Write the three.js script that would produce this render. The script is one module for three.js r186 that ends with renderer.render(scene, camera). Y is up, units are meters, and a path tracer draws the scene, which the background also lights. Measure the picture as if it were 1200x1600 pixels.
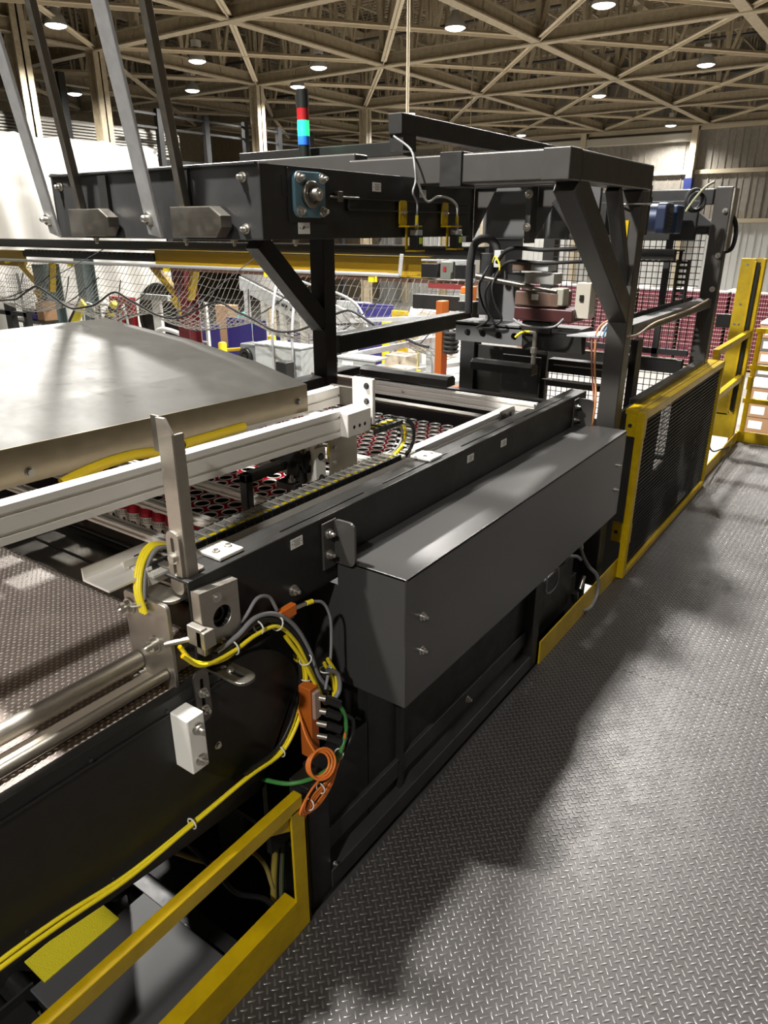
import * as THREE from 'three';
import { mergeGeometries } from 'three/addons/utils/BufferGeometryUtils.js';
import { RoundedBoxGeometry } from 'three/addons/geometries/RoundedBoxGeometry.js';

// ---------------------------------------------------------------- camera, light, exposure
const D2R = Math.PI / 180;
const scene = new THREE.Scene();
scene.background = new THREE.Color(0x000000);
const camera = new THREE.PerspectiveCamera(71.62, 1200 / 1600, 0.03, 200);
camera.position.set(0, 1.9, 0);
camera.rotation.order = 'YXZ';
camera.rotation.set(-21.87 * D2R, 35.35 * D2R, 0);
scene.add(camera);
const EXPOSURE = .9, LAMP_CD = 260;
const renderer = new THREE.WebGLRenderer({ antialias: true });
renderer.shadowMap.enabled = true;
renderer.toneMapping = THREE.LinearToneMapping;
renderer.toneMappingExposure = EXPOSURE;
// every lamp of the hall: [x, y, z, label, strength]; the light itself is made in highBay()
const LAMPS = [
  [-6.35, 6.1, -16.7, 'bright high bay lamp at the top edge, above the second roof girder', 1],
  [-9.72, 6.1, -16.5, 'high bay lamp just right of the thin hanging drop rod', 1],
  [-16.92, 6.1, -11.12, 'high bay lamp seen between the two left steel hanger straps', 1],
  [-17.22, 6.1, -15.46, 'high bay lamp left of the tan column on the near girder', 1],
  [-15.06, 6.1, -18.02, 'high bay lamp above the dark signal tower light', 1],
  [-17.54, 6.1, -19.9, 'high bay lamp just left of the signal tower, right of the tan column', 1],
  [-10.2, 6.1, -27.2, 'high bay lamp in front of the ribbed far wall, over the tower frame corner', 1],
  [-17.83, 6.1, -26.9, 'small lamp beside the thin drop rod, behind the overhead beam', 1],
  [-20.3, 6.1, -34.8, 'tiny high bay lamp low by the far wall, behind the drop rod', .6],
  [-10.28, 6.1, -36.6, 'small high bay lamp in front of the white duct on the far wall', .6],
  [-17.3, 6.1, -36.1, 'tiny high bay lamp on the far wall, left of the tower frame corner', .6],
  [-20.85, 6.1, -18.4, 'small lamp glimpsed behind the girder right of the second strap', 1],
  [-24.6, 6.1, -16.5, 'small lamp glimpsed low between the leftmost strap and dark rod', 1],
  [-2.45, 6.1, -9, 'high bay lamp over the machine, behind the tower frame and out of view', 1.5],
  [-3.1, 6.1, -0.4, 'high bay lamp over the infeed belt, out of view on the near left', 1.7],
  [-7.6, 6.1, -4.6, 'high bay lamp over the plant floor, left of the machine and out of view', 1.2],
  [-7, 6.1, -11.2, 'high bay lamp over the plant floor, behind the overhead conveyor', 1.2],
  [-15, 6.1, -9.6, 'high bay lamp before the white curtain wall, out of view', .16],
  [-1.2, 6.1, -17.5, 'high bay lamp over the stacked cartons, out of view', 1.4],
  [3.5, 6.1, -11, 'high bay lamp far right of the platform, out of view', .4],
  [-2, 6.1, -27.5, 'high bay lamp over the far aisle, out of view on the right', 1.2],
  [.5, 6.1, 4.2, 'high bay lamp behind the viewer, out of view', .75],
  [-6, 6.1, -24, 'high bay lamp over the stacked can pallets, out of view', 1.2],
];

// ---------------------------------------------------------------- helpers
let seed = 20240611;
const rnd = () => { seed = (seed * 1664525 + 1013904223) >>> 0; return seed / 4294967296; };
const rr = (a, b) => a + (b - a) * rnd();
const V = (x, y, z) => new THREE.Vector3(x, y, z);
const used = new Map();
function numbered(n) { const k = used.get(n) || 0; used.set(n, k + 1); return k ? n + '_' + String(k).padStart(3, '0') : n; }

// texture coordinates in metres, projected along each face's own axis
function uvBox(g) {
  const p = g.attributes.position, n = g.attributes.normal, uv = new Float32Array(p.count * 2);
  for (let i = 0; i < p.count; i++) {
    const ax = Math.abs(n.getX(i)), ay = Math.abs(n.getY(i)), az = Math.abs(n.getZ(i));
    if (ay >= ax && ay >= az) { uv[2 * i] = p.getX(i); uv[2 * i + 1] = p.getZ(i); }
    else if (ax >= az) { uv[2 * i] = p.getZ(i); uv[2 * i + 1] = p.getY(i); }
    else { uv[2 * i] = p.getX(i); uv[2 * i + 1] = p.getY(i); }
  }
  g.setAttribute('uv', new THREE.BufferAttribute(uv, 2));
  return g;
}
const flat = g => { const q = g.index ? g.toNonIndexed() : g; for (const k of Object.keys(q.attributes)) if (!['position', 'normal', 'uv'].includes(k)) q.deleteAttribute(k); return q; };
function mg(list) { return list.length === 1 ? list[0] : mergeGeometries(list.map(flat)); }
// box by its extents
function bx(x0, x1, y0, y1, z0, z1, r = 0) {
  const w = Math.abs(x1 - x0), h = Math.abs(y1 - y0), d = Math.abs(z1 - z0);
  const g = r > 0 ? new RoundedBoxGeometry(w, h, d, 2, Math.min(r, w / 2.01, h / 2.01, d / 2.01)) : new THREE.BoxGeometry(w, h, d);
  g.translate((x0 + x1) / 2, (y0 + y1) / 2, (z0 + z1) / 2);
  return uvBox(g);
}
// frame from a to b, local y along "up"
function along(a, b, up) {
  const z = b.clone().sub(a).normalize();
  let u = up || (Math.abs(z.y) > .99 ? V(0, 0, 1) : V(0, 1, 0));
  const x = u.clone().cross(z).normalize(), y = z.clone().cross(x);
  return new THREE.Matrix4().makeBasis(x, y, z).setPosition(a.clone().add(b).multiplyScalar(.5));
}
const A = p => Array.isArray(p) ? V(...p) : p;
function bar(a, b, w, h, up, r = 0) {
  a = A(a); b = A(b);
  const L = a.distanceTo(b), g = r ? new RoundedBoxGeometry(w, h, L, 2, r) : new THREE.BoxGeometry(w, h, L);
  uvBox(g); g.applyMatrix4(along(a, b, up)); return g;
}
function cyl(a, b, r, n = 14, r2) {
  a = A(a); b = A(b);
  const g = new THREE.CylinderGeometry(r2 ?? r, r, a.distanceTo(b), n, 1); g.rotateX(Math.PI / 2); g.applyMatrix4(along(a, b)); return g;
}
function tube(pts, r, seg, n = 8, closed = false) {
  const c = new THREE.CatmullRomCurve3(pts.map(A), closed, 'centripetal');
  const g = new THREE.TubeGeometry(c, seg || pts.length * 8, r, n, closed); return g;
}
// polygon in a plane, given thickness: axis 'x' -> points are [z, y]; 'y' -> [x, z]; 'z' -> [x, y]
function plate(pts, axis, at, t, holes = [], bev = 0) {
  const s = new THREE.Shape(pts.map(p => new THREE.Vector2(p[0], p[1])));
  for (const h of holes) { const q = new THREE.Path(); if (h.length === 3) q.absarc(h[0], h[1], h[2], 0, Math.PI * 2, true); else q.setFromPoints(h.map(p => new THREE.Vector2(p[0], p[1]))); s.holes.push(q); }
  const g = new THREE.ExtrudeGeometry(s, { depth: t - 2 * bev, bevelEnabled: bev > 0, bevelThickness: bev, bevelSize: bev, bevelOffset: -bev, bevelSegments: 2, curveSegments: 18 });
  g.translate(0, 0, bev);
  if (axis === 'z') g.translate(0, 0, at);
  else if (axis === 'x') { g.applyMatrix4(new THREE.Matrix4().set(0, 0, 1, at, 0, 1, 0, 0, 1, 0, 0, 0, 0, 0, 0, 1)); flip(g); }
  else { g.applyMatrix4(new THREE.Matrix4().set(1, 0, 0, 0, 0, 0, 1, at, 0, 1, 0, 0, 0, 0, 0, 1)); flip(g); }
  g.computeVertexNormals();
  return uvBox(g);
}
function flip(g) { const p = g.attributes.position; for (let i = 0; i < p.count; i += 3) { for (const k of ['position', 'normal', 'uv']) { const a = g.attributes[k], s = a.itemSize; for (let c = 0; c < s; c++) { const t = a.array[(i + 1) * s + c]; a.array[(i + 1) * s + c] = a.array[(i + 2) * s + c]; a.array[(i + 2) * s + c] = t; } } } }
function rrect(x0, x1, y0, y1, r, n = 5) {
  const o = []; for (const [cx, cy, a0] of [[x1 - r, y1 - r, 0], [x0 + r, y1 - r, 90], [x0 + r, y0 + r, 180], [x1 - r, y0 + r, 270]]) for (let i = 0; i <= n; i++) { const a = (a0 + 90 * i / n) * D2R; o.push([cx + r * Math.cos(a), cy + r * Math.sin(a)]); } return o;
}
function slot(x0, x1, y0, y1) { const r = Math.min(x1 - x0, y1 - y0) / 2; return rrect(x0, x1, y0, y1, r * .999).reverse(); }
// T-slotted aluminium profile from a to b
function alu(a, b, w = .04, h = .04, up) {
  a = A(a); b = A(b);
  const s = .0045, d = .007, P = [];
  const side = (len, n, f) => { for (let i = 0; i < n; i++) { const c = -len / 2 + len * (i + .5) / n; f(c - s, 0); f(c - s, d); f(c + s, d); f(c + s, 0); } };
  const nw = Math.max(1, Math.round(w / .04)), nh = Math.max(1, Math.round(h / .04));
  P.push([-w / 2, -h / 2]); side(w, nw, (u, q) => P.push([u, -h / 2 + q]));
  P.push([w / 2, -h / 2]); side(h, nh, (u, q) => P.push([w / 2 - q, u]));
  P.push([w / 2, h / 2]); side(w, nw, (u, q) => P.push([-u, h / 2 - q]));
  P.push([-w / 2, h / 2]); side(h, nh, (u, q) => P.push([-w / 2 + q, -u]));
  const L = a.distanceTo(b), g = new THREE.ExtrudeGeometry(new THREE.Shape(P.map(p => new THREE.Vector2(...p))), { depth: L, bevelEnabled: false });
  g.translate(0, 0, -L / 2); g.applyMatrix4(along(a, b, up)); return uvBox(g);
}
// square tube section is drawn as a box with eased edges
const sq = (a, b, w, h = w, up) => bar(a, b, w, h, up, Math.min(w, h) * .1);

const THINGS = [];
function T(name, label, category, group) {
  const o = new THREE.Group(); o.name = numbered(name); o.userData = { label, category }; if (group) o.userData.group = group;
  scene.add(o); THINGS.push(o); return o;
}
function S(name) { const o = new THREE.Group(); o.name = numbered(name); o.userData = { kind: 'structure' }; scene.add(o); THINGS.push(o); return o; }
function P(parent, name, geo, mat, label) {
  const m = new THREE.Mesh(Array.isArray(geo) ? mg(geo) : geo, mat); m.name = name; m.castShadow = m.receiveShadow = true;
  if (label) m.userData.label = label; parent.add(m); return m;
}
function M1(name, label, category, geo, mat, group) { // a thing that is one mesh
  const m = new THREE.Mesh(Array.isArray(geo) ? mg(geo) : geo, mat); m.name = numbered(name); m.castShadow = m.receiveShadow = true;
  m.userData = { label, category }; if (group) m.userData.group = group; scene.add(m); THINGS.push(m); return m;
}
function SM(name, geo, mat) { const m = M1(name, '', '', geo, mat); m.userData = { kind: 'structure' }; return m; }
function STUFF(parent, name, geo, mat, mats) { // instanced copies nobody counts
  const m = new THREE.InstancedMesh(geo, mat, mats.length); mats.forEach((q, i) => m.setMatrixAt(i, q)); m.name = name; m.userData.kind = 'stuff'; m.castShadow = m.receiveShadow = true; parent.add(m); return m;
}
const mat4 = (x, y, z, ry = 0, sx = 1, sy = 1, sz = 1) => new THREE.Matrix4().compose(V(x, y, z), new THREE.Quaternion().setFromAxisAngle(V(0, 1, 0), ry), V(sx, sy, sz));
function settle() { // each thing gets its own base point
  const box = new THREE.Box3();
  for (const o of THINGS) {
    o.updateMatrixWorld(true); box.setFromObject(o); if (box.isEmpty()) continue;
    const b = V((box.min.x + box.max.x) / 2, box.min.y, (box.min.z + box.max.z) / 2);
    if (o.isMesh) { o.geometry.translate(-b.x, -b.y, -b.z); o.position.add(b); for (const c of o.children) c.position.sub(b); }
    else { for (const c of o.children) c.position.sub(b); o.position.add(b); }
  }
}

// ---------------------------------------------------------------- textures and materials
function tex(n, f, srgb, rep = 1) { // f(u, v) -> [r,g,b] 0..1
  const d = new Uint8Array(n * n * 4);
  for (let j = 0; j < n; j++) for (let i = 0; i < n; i++) { const c = f(i / n, j / n, i, j), k = 4 * (j * n + i); d[k] = c[0] * 255; d[k + 1] = c[1] * 255; d[k + 2] = c[2] * 255; d[k + 3] = 255; }
  const t = new THREE.DataTexture(d, n, n); t.wrapS = t.wrapT = THREE.RepeatWrapping; t.magFilter = THREE.LinearFilter; t.minFilter = THREE.LinearMipmapLinearFilter; t.generateMipmaps = true;
  if (srgb) t.colorSpace = THREE.SRGBColorSpace; t.repeat.set(rep, rep); t.needsUpdate = true; return t;
}
// tiling value noise
function noiseGrid(n, s) { const g = []; let q = s; for (let i = 0; i < n * n; i++) { q = (q * 1664525 + 1013904223) >>> 0; g.push(q / 4294967296); } return (u, v) => { const x = u * n, y = v * n, i = Math.floor(x), j = Math.floor(y), a = x - i, b = y - j, f = a * a * (3 - 2 * a), h = b * b * (3 - 2 * b), G = (p, r) => g[((r % n + n) % n) * n + ((p % n + n) % n)]; return (G(i, j) * (1 - f) + G(i + 1, j) * f) * (1 - h) + (G(i, j + 1) * (1 - f) + G(i + 1, j + 1) * f) * h; }; }
const n8 = noiseGrid(8, 11), n16 = noiseGrid(16, 5), n32 = noiseGrid(32, 77), n64 = noiseGrid(64, 3), n128 = noiseGrid(128, 9);
const fbm = (u, v) => .4 * n8(u, v) + .25 * n16(u, v) + .2 * n32(u, v) + .15 * n64(u, v);
const speck = tex(256, (u, v) => { const c = .55 + .45 * fbm(u, v); return [c, c, c]; }, false, 1.3);
const wearRough = tex(256, (u, v) => { const c = .62 + .38 * fbm(u, v); return [c, c, c]; }, false, 2.1);
const brushed = tex(256, (u, v) => { const c = .84 + .05 * n128(u * .05, v) + .08 * n16(u, v); return [c, c, c]; }, false, 3);
const brushRough = tex(256, (u, v) => { const c = .7 + .08 * n128(u * .06, v) + .22 * n16(u, v); return [c, c, c]; }, false, 3);
const bumpy = tex(128, (u, v) => { const c = .5 * n64(u, v) + .5 * n32(u, v); return [c, c, c]; }, false, 12);
const C = (r, g, b) => new THREE.Color().setRGB(r, g, b);
const std = (c, rough, metal = 0, o = {}) => new THREE.MeshStandardMaterial({ color: c, roughness: rough, metalness: metal, ...o });
const MT = {
  black: std(C(.013, .0125, .0115), .62, 0, { map: speck, roughnessMap: wearRough }),
  blackDeep: std(C(.006, .006, .006), .6),
  blackSatin: std(C(.016, .0155, .015), .4, 0, { roughnessMap: wearRough }),
  charcoal: std(C(.042, .042, .043), .5, .2, { map: speck, roughnessMap: wearRough }),
  frame: std(C(.058, .055, .052), .46, .25, { roughnessMap: wearRough }),
  cover: std(C(.066, .065, .064), .3, .35),
  hood: null,
  stainless: std(C(.46, .43, .38), .5, .9, { map: brushed, roughnessMap: brushRough }),
  stainlessDark: std(C(.2, .185, .16), .45, .9, { map: brushed, roughnessMap: brushRough }),
  galvan: std(C(.62, .63, .65), .5, .35, { map: speck }),
  aluminium: std(C(.8, .78, .74), .38, .3),
  bolt: std(C(.62, .6, .56), .3, .95),
  boltDark: std(C(.06, .06, .06), .4, .7),
  yellow: std(C(.62, .42, .004), .42, 0, { map: speck, roughnessMap: wearRough }),
  yellowBright: std(C(.8, .66, .02), .5),
  yellowOchre: std(C(.4, .26, .012), .5),
  white: std(C(.66, .66, .63), .45),
  plasticWhite: std(C(.82, .81, .77), .5),
  plasticBlack: std(C(.012, .012, .012), .35),
  rubber: std(C(.01, .01, .01), .7),
  label: std(C(.75, .75, .72), .5),
  cableYellow: std(C(.88, .72, .02), .45), cableBlack: std(C(.01, .01, .011), .45), cableGrey: std(C(.22, .22, .23), .5), cableOrange: std(C(.75, .2, .03), .45), cableGreen: std(C(.05, .22, .05), .45), cableWhite: std(C(.6, .6, .57), .5), cableBlue: std(C(.06, .16, .25), .5),
  orange: std(C(.72, .16, .015), .45), orangePaint: std(C(.42, .1, .01), .5),
  tan: std(C(.46, .385, .26), .6, 0, { map: speck }), tanLight: std(C(.58, .5, .36), .55),
  deck: std(C(.42, .35, .25), .8, 0, { map: speck }),
  teal: std(C(.1, .14, .14), .5), darkRed: std(C(.1, .012, .015), .5), red: std(C(.3, .015, .02), .45), redBright: std(C(.55, .012, .035), .4),
  navy: std(C(.03, .025, .17), .5), blueMotor: std(C(.012, .02, .05), .45, .3), greyBox: std(C(.4, .42, .42), .5), carton: std(C(.32, .19, .1), .8), cartonPale: std(C(.5, .42, .32), .8), film: std(C(.62, .6, .56), .35), paper: std(C(.8, .8, .78), .7),
  concrete: std(C(.34, .325, .3), .55, 0, { map: speck }),
  wood: std(C(.34, .24, .14), .8), person: null,
};

// ---------------------------------------------------------------- the hall
const GY = -2.4;                                    // plant floor below the platform
const camM = new THREE.Matrix4();
camera.updateMatrixWorld(true); camM.copy(camera.matrixWorld).invert();
function inView(x, y, z, m = 1.15) { const q = V(x, y, z).applyMatrix4(camM); if (q.z > -.3) return false; const f = 1109; return Math.abs(q.x / -q.z * f) < 600 * m + 40 && Math.abs(q.y / -q.z * f) < 800 * m + 40; }
{
  SM('plant_floor', bx(-42, 12, GY - .3, GY, -38.6, 10), MT.concrete);
  const wallL = SM('wall_left', bx(-42.3, -42, GY, 9.6, -38.6, 10), MT.tan); void wallL;
  SM('wall_right', bx(12, 12.3, GY, 9.6, -38.6, 10), MT.tan);
  SM('wall_front', bx(-42, 12, GY, 9.6, 10, 10.3), MT.tan);
  // far wall: backing, ribbed panels between girts, columns
  const wb = S('wall_back');
  P(wb, 'wall_backing', bx(-42, 12, GY, 9.6, -38.6, -38.2), MT.tan);
  const up = [std(C(.36, .33, .28), .6, .1, { map: speck }), std(C(.33, .305, .26), .6, .1, { map: speck }), std(C(.38, .35, .3), .6, .1, { map: speck })];
  const low = [std(C(.62, .62, .6), .5), std(C(.66, .66, .64), .5)];
  const pan = new THREE.BoxGeometry(.585, 1, .05), rib = new THREE.BoxGeometry(.05, 1, .09);
  const panel = mg([pan, rib.clone().translate(-.29, 0, .02), rib.clone().translate(-.0, 0, .0).scale(.6, 1, 1)]); uvBox(panel);
  for (let i = 0; i < 54; i++) for (const [y0, y1, ms] of [[GY, 2.08, low], [2.28, 4.18, up], [4.36, 6.0, up], [6.2, 9.4, up]]) {
    const x = -27 + i * .6; if (!inView(x, (y0 + y1) / 2, -38.1, 1.0) && !inView(x, y0, -38.1, 1.0)) continue;
    const m = P(wb, 'wall_panel', panel, ms[(i * 7 + Math.round(y0)) % ms.length]); m.position.set(x, (y0 + y1) / 2, -38.1); m.scale.y = y1 - y0;
  }
  for (const y of [2.18, 4.27, 6.1]) P(wb, 'girt', bx(-30, 4, y - .09, y + .09, -38.15, -37.9), MT.tanLight);
  P(wb, 'air_duct', bx(-19.8, -9.6, 5.55, 5.9, -38.05, -37.7, .04), std(C(.5, .47, .4), .5), 'pale straight duct along the far wall');
  for (const x of [-25.2, -20, -14.67, -9.45, -4.3]) {
    P(wb, 'wall_column', mg([bx(x - .14, x + .14, GY, 9.4, -37.92, -37.9), bx(x - .14, x + .14, GY, 9.4, -37.62, -37.6), bx(x - .015, x + .015, GY, 9.4, -37.9, -37.62)]), MT.tanLight);
    P(wb, 'column_wrap', bx(x - .17, x + .17, 2.9, 4.0, -37.98, -37.56), std(C(.03, .05, .22), .6), 'blue painted band round the column');
  }
  // roof deck
  const ce = S('ceiling');
  P(ce, 'roof_deck', bx(-42, 12, 9.3, 9.6, -38.6, 10), MT.deck);
  const dr = []; for (let z = -38; z < -1; z += .3) if (z < -4) dr.push(mat4(-14, 9.27, z));
  STUFF(ce, 'deck_rib', bx(-26, 26, -.03, .03, -.06, .06), MT.deck, dr);
  // girder grid with webs and level bracing
  const zs = [-1.0, -7.1, -13.3, -19.2, -25.1, -31.4, -37.5], xs = [-28.4, -23.6, -18.7, -13.65, -8.9, -4.1, .7];
  const YB = 6.3, YT = 8.5;
  const chord = (a, b) => { const h = .15; const up2 = V(0, 1, 0), d = A(b).clone().sub(A(a)); return mg([bar(a, b, .03, .3), bar([a[0], a[1] - h, a[2]], [b[0], b[1] - h, b[2]], .26, .035), bar([a[0], a[1] + h, a[2]], [b[0], b[1] + h, b[2]], .2, .03)]); void up2; void d; };
  const webGeo = new Map();
  const web = (parent, a, b, w) => {
    if (!inView((a[0] + b[0]) / 2, (a[1] + b[1]) / 2, (a[2] + b[2]) / 2, 1.05)) return;
    const L = A(a).distanceTo(A(b)), k = w + ':' + L.toFixed(2);
    if (!webGeo.has(k)) webGeo.set(k, uvBox(new THREE.BoxGeometry(w, w, L)));
    const m = P(parent, 'web_member', webGeo.get(k), MT.tan); m.applyMatrix4(along(A(a), A(b)));
  };
  for (const z of zs) {
    const g = S('roof_girder');
    const x0 = z < -15 ? -30 : -30, x1 = 4;
    P(g, 'bottom_chord', chord([x0, YB, z], [x1, YB, z]), MT.tan);
    P(g, 'top_chord', bar([x0, YT, z], [x1, YT, z], .22, .22), MT.tan);
    for (let i = 0; i < xs.length - 1; i++) { const s = (xs[i + 1] - xs[i]) / 3; for (let k = 0; k < 3; k++) { const x = xs[i] + k * s; web(g, [x, YB, z], [x + s * .42, YT, z], .09); web(g, [x + s * .84, YT, z], [x + s, YB, z], .09); web(g, [x + s, YB, z], [x + s, YT, z], .07); } }
  }
  for (const x of xs) {
    const g = S('roof_girder');
    P(g, 'bottom_chord', chord([x, YB + .02, 2], [x, YB + .02, -37.5]), MT.tan);
    P(g, 'top_chord', bar([x, YT, 2], [x, YT, -37.5], .22, .22), MT.tan);
    for (let i = 0; i < zs.length - 1; i++) { const s = (zs[i + 1] - zs[i]) / 4; for (let k = 0; k < 4; k++) { const z = zs[i] + k * s; web(g, [x, YB, z], [x, YT, z + s * .42], .09); web(g, [x, YT, z + s * .84], [x, YB, z + s], .09); web(g, [x, YB, z + s], [x, YT, z + s], .07); } }
  }
  const br = S('roof_bracing');
  for (let i = 0; i < xs.length - 1; i++) for (let j = 0; j < zs.length - 1; j++) for (const [a, b] of [[[xs[i], YB - .02, zs[j]], [xs[i + 1], YB - .02, zs[j + 1]]], [[xs[i + 1], YB - .06, zs[j]], [xs[i], YB - .06, zs[j + 1]]]]) {
    if (!inView(...a, 1.1) && !inView(...b, 1.1)) continue;
    P(br, 'brace', mg([bar(a, b, .16, .02), bar(a, b, .02, .14)]), MT.tanLight);
  }
  for (let x = -29; x < 3; x += 1.2) {
    const q = [bar([x, 8.75, -4], [x, 8.75, -38], .07, .06), bar([x, 9.22, -4], [x, 9.22, -38], .09, .06)];
    for (let z = -4; z > -38; z -= .62) { q.push(bar([x, 8.75, z], [x, 9.22, z - .31], .035, .035)); q.push(bar([x, 9.22, z - .31], [x, 8.75, z - .62], .035, .035)); }
    const j = SM('roof_joist', q, MT.tan); void j;
  }
  // pipes under the roof
  const dk = std(C(.05, .045, .04), .6);
  for (const [z, y] of [[-22.4, 7.7], [-28.4, 7.6], [-34.5, 7.6]]) SM('trim_' + Math.round(-z), cyl([-30, y, z], [4, y, z], .05, 8), dk);
  // columns
  for (const z of zs.slice(1)) { const x = -18.7; SM('hall_column', [bx(x - .17, x + .17, GY, 9, z - .02, z + .02), bx(x - .17, x - .13, GY, 9, z - .17, z + .17), bx(x + .13, x + .17, GY, 9, z - .17, z + .17)], MT.tan); }
  SM('hall_column', [bx(-18.9, -18.5, GY, 9, -11.2, -11.15), bx(-18.9, -18.85, GY, 9, -11.35, -11), bx(-18.55, -18.5, GY, 9, -11.35, -11)], MT.tan);
}
function highBay(x, y, z, label, k) {
  const t = T('high_bay_lamp', label, 'lamp', 'high bay lamps under the roof girders');
  const prof = [[.0, .34], [.09, .34], [.1, .24], [.17, .2], [.23, .06], [.245, 0], [.235, 0], [.22, .06], [.16, .18], [0, .19]].map(p => new THREE.Vector2(...p));
  const h = new THREE.LatheGeometry(prof, 24); h.translate(x, y, z); P(t, 'lamp_housing', h, std(C(.4, .4, .38), .5, .4));
  const l = new THREE.SphereGeometry(.22, 24, 8, 0, Math.PI * 2, Math.PI * .5, Math.PI * .5); l.scale(1, .3, 1); l.translate(x, y + .01, z);
  P(t, 'lens', l, new THREE.MeshStandardMaterial({ color: 0xffffff, emissive: C(1, .95, .85), emissiveIntensity: 9, roughness: .6 }));
  P(t, 'ballast_box', bx(x - .1, x + .1, y + .34, y + .5, z - .1, z + .1, .01), std(C(.55, .53, .48), .6));
  P(t, 'hanger_rod', cyl([x, y + .5, z], [x, 9.29, z], .012, 8), MT.tanLight);
  const s = new THREE.SpotLight(C(1, .965, .91), LAMP_CD * k, 0, 1.28, .35, 2); s.position.set(x, y - .09, z); s.target.position.set(x, y - 5, z); s.shadow.radius = 9; s.castShadow = true;
  scene.add(s); scene.add(s.target);
}
for (const l of LAMPS) highBay(...l);

// ---------------------------------------------------------------- the platform of tread plate
{
  const fl = S('floor');
  const mt = std(C(.07, .066, .065), .58, .3, { map: speck, roughnessMap: wearRough }), lug = std(C(.17, .162, .158), .4, .6, { roughnessMap: wearRough });
  P(fl, 'platform_slab', bx(-1.06, 3, -.22, -.012, -7.42, 2), MT.blackDeep);
  const seams = [2, -.0, -2.9, -5.83, -7.42], xs = [-1.05, 1.0, 3];
  for (let i = 0; i < seams.length - 1; i++) for (let j = 0; j < 2; j++) P(fl, 'tread_plate', bx(xs[j] + .0015, xs[j + 1] - .0015, -.012, 0, seams[i + 1] + .0015, seams[i] - .0015), mt);
  const g = new THREE.SphereGeometry(1, 8, 4, 0, Math.PI * 2, 0, Math.PI * .5); g.scale(.0036, .0019, .0125);
  const ms = [], a = .0205, r2 = Math.SQRT1_2;
  for (let i = -330; i < 330; i++) for (let j = -330; j < 330; j++) {
    const x = (i - j) * a * r2 + .0, z = (i + j) * a * r2 - 3; if (x < -1.035 || x > 1.15 || z > .15 || z < -7.4) continue;
    if (!inView(x, 0, z, 1.35)) continue;
    ms.push(mat4(x, 0, z, ((i + j) & 1 ? 1 : -1) * Math.PI / 4));
  }
  STUFF(fl, 'tread_lug', g, lug, ms);
}

// ---------------------------------------------------------------- fasteners and plates shared by many things
const hexG = mg([new THREE.CylinderGeometry(.0125, .0125, .009, 6).translate(0, .0075, 0), new THREE.CylinderGeometry(.0155, .0155, .003, 18).translate(0, .0015, 0), new THREE.CylinderGeometry(.0065, .0065, .022, 10).translate(0, .011, 0), new THREE.CylinderGeometry(.004, .0065, .003, 10).translate(0, .0235, 0)].map(g => g.toNonIndexed()));
const capG = mg([new THREE.CylinderGeometry(.0095, .01, .009, 16).translate(0, .0045, 0), new THREE.CylinderGeometry(.014, .014, .002, 18).translate(0, .001, 0)].map(g => g.toNonIndexed()));
function bolt(parent, p, dir, k = 1, g = hexG, m = MT.bolt) {
  const o = new THREE.Mesh(g, m); o.name = 'bolt'; o.castShadow = o.receiveShadow = true; o.position.set(...p);
  o.quaternion.setFromUnitVectors(V(0, 1, 0), V(...dir).normalize()); o.scale.setScalar(k); parent.add(o); return o;
}
function plateTex(lines, w = 128, h = 96) {
  const c = document.createElement('canvas'); c.width = w; c.height = h; const x = c.getContext('2d');
  x.fillStyle = '#d8d7d2'; x.fillRect(0, 0, w, h); x.fillStyle = '#222';
  lines(x, w, h); const t = new THREE.CanvasTexture(c); t.colorSpace = THREE.SRGBColorSpace; t.magFilter = THREE.LinearFilter; return t;
}
const rowsOfPrint = (x, w, h) => { for (let r = 0; r < 4; r++) { let q = w * .24 + (r % 2) * w * .06; while (q < w * .74) { const l = 4 + ((q * 7 + r * 13) % 9); x.fillRect(q, h * (.18 + r * .18), l, h * .09); q += l + 4; } } x.beginPath(); x.arc(w * .1, h * .5, 5, 0, 7); x.arc(w * .9, h * .5, 5, 0, 7); x.fill(); };
const MPlate = std(C(1, 1, 1), .45, 0, { map: plateTex(rowsOfPrint) });
const MLogo = std(C(1, 1, 1), .45, 0, { map: plateTex((x, w, h) => { x.fillRect(w * .12, h * .45, 8, 12); x.beginPath(); x.moveTo(w * .3, h * .62); x.lineTo(w * .42, h * .32); x.lineTo(w * .56, h * .32); x.lineTo(w * .44, h * .62); x.fill(); x.fillRect(w * .52, h * .36, 8, 22); for (let i = 0; i < 6; i++) x.fillRect(w * .62 + i * 6, h * .4, 4, 8); }) });
// print plate on a face; axis of the normal 'x' (facing +x) or 'z' (facing +z); u runs to the viewer's right
function printPlate(parent, name, p, w, h, axis, mat, tilt = 0) {
  const g = new THREE.BoxGeometry(w, h, .002); // front face keeps 0..1
  const m = new THREE.Mesh(g, mat); m.name = name; m.receiveShadow = m.castShadow = true; m.position.set(...p); if (axis === 'x') m.rotation.y = Math.PI / 2; m.rotation.z = tilt; parent.add(m); return m;
}
const channelX = (x, y0, y1, z0, z1, f, t = .006) => [bx(x - t, x, y0, y1, z1, z0, .002), bx(x - f, x, y1 - t, y1, z1, z0, .002), bx(x - f, x, y0, y0 + t, z1, z0, .002)];

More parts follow.
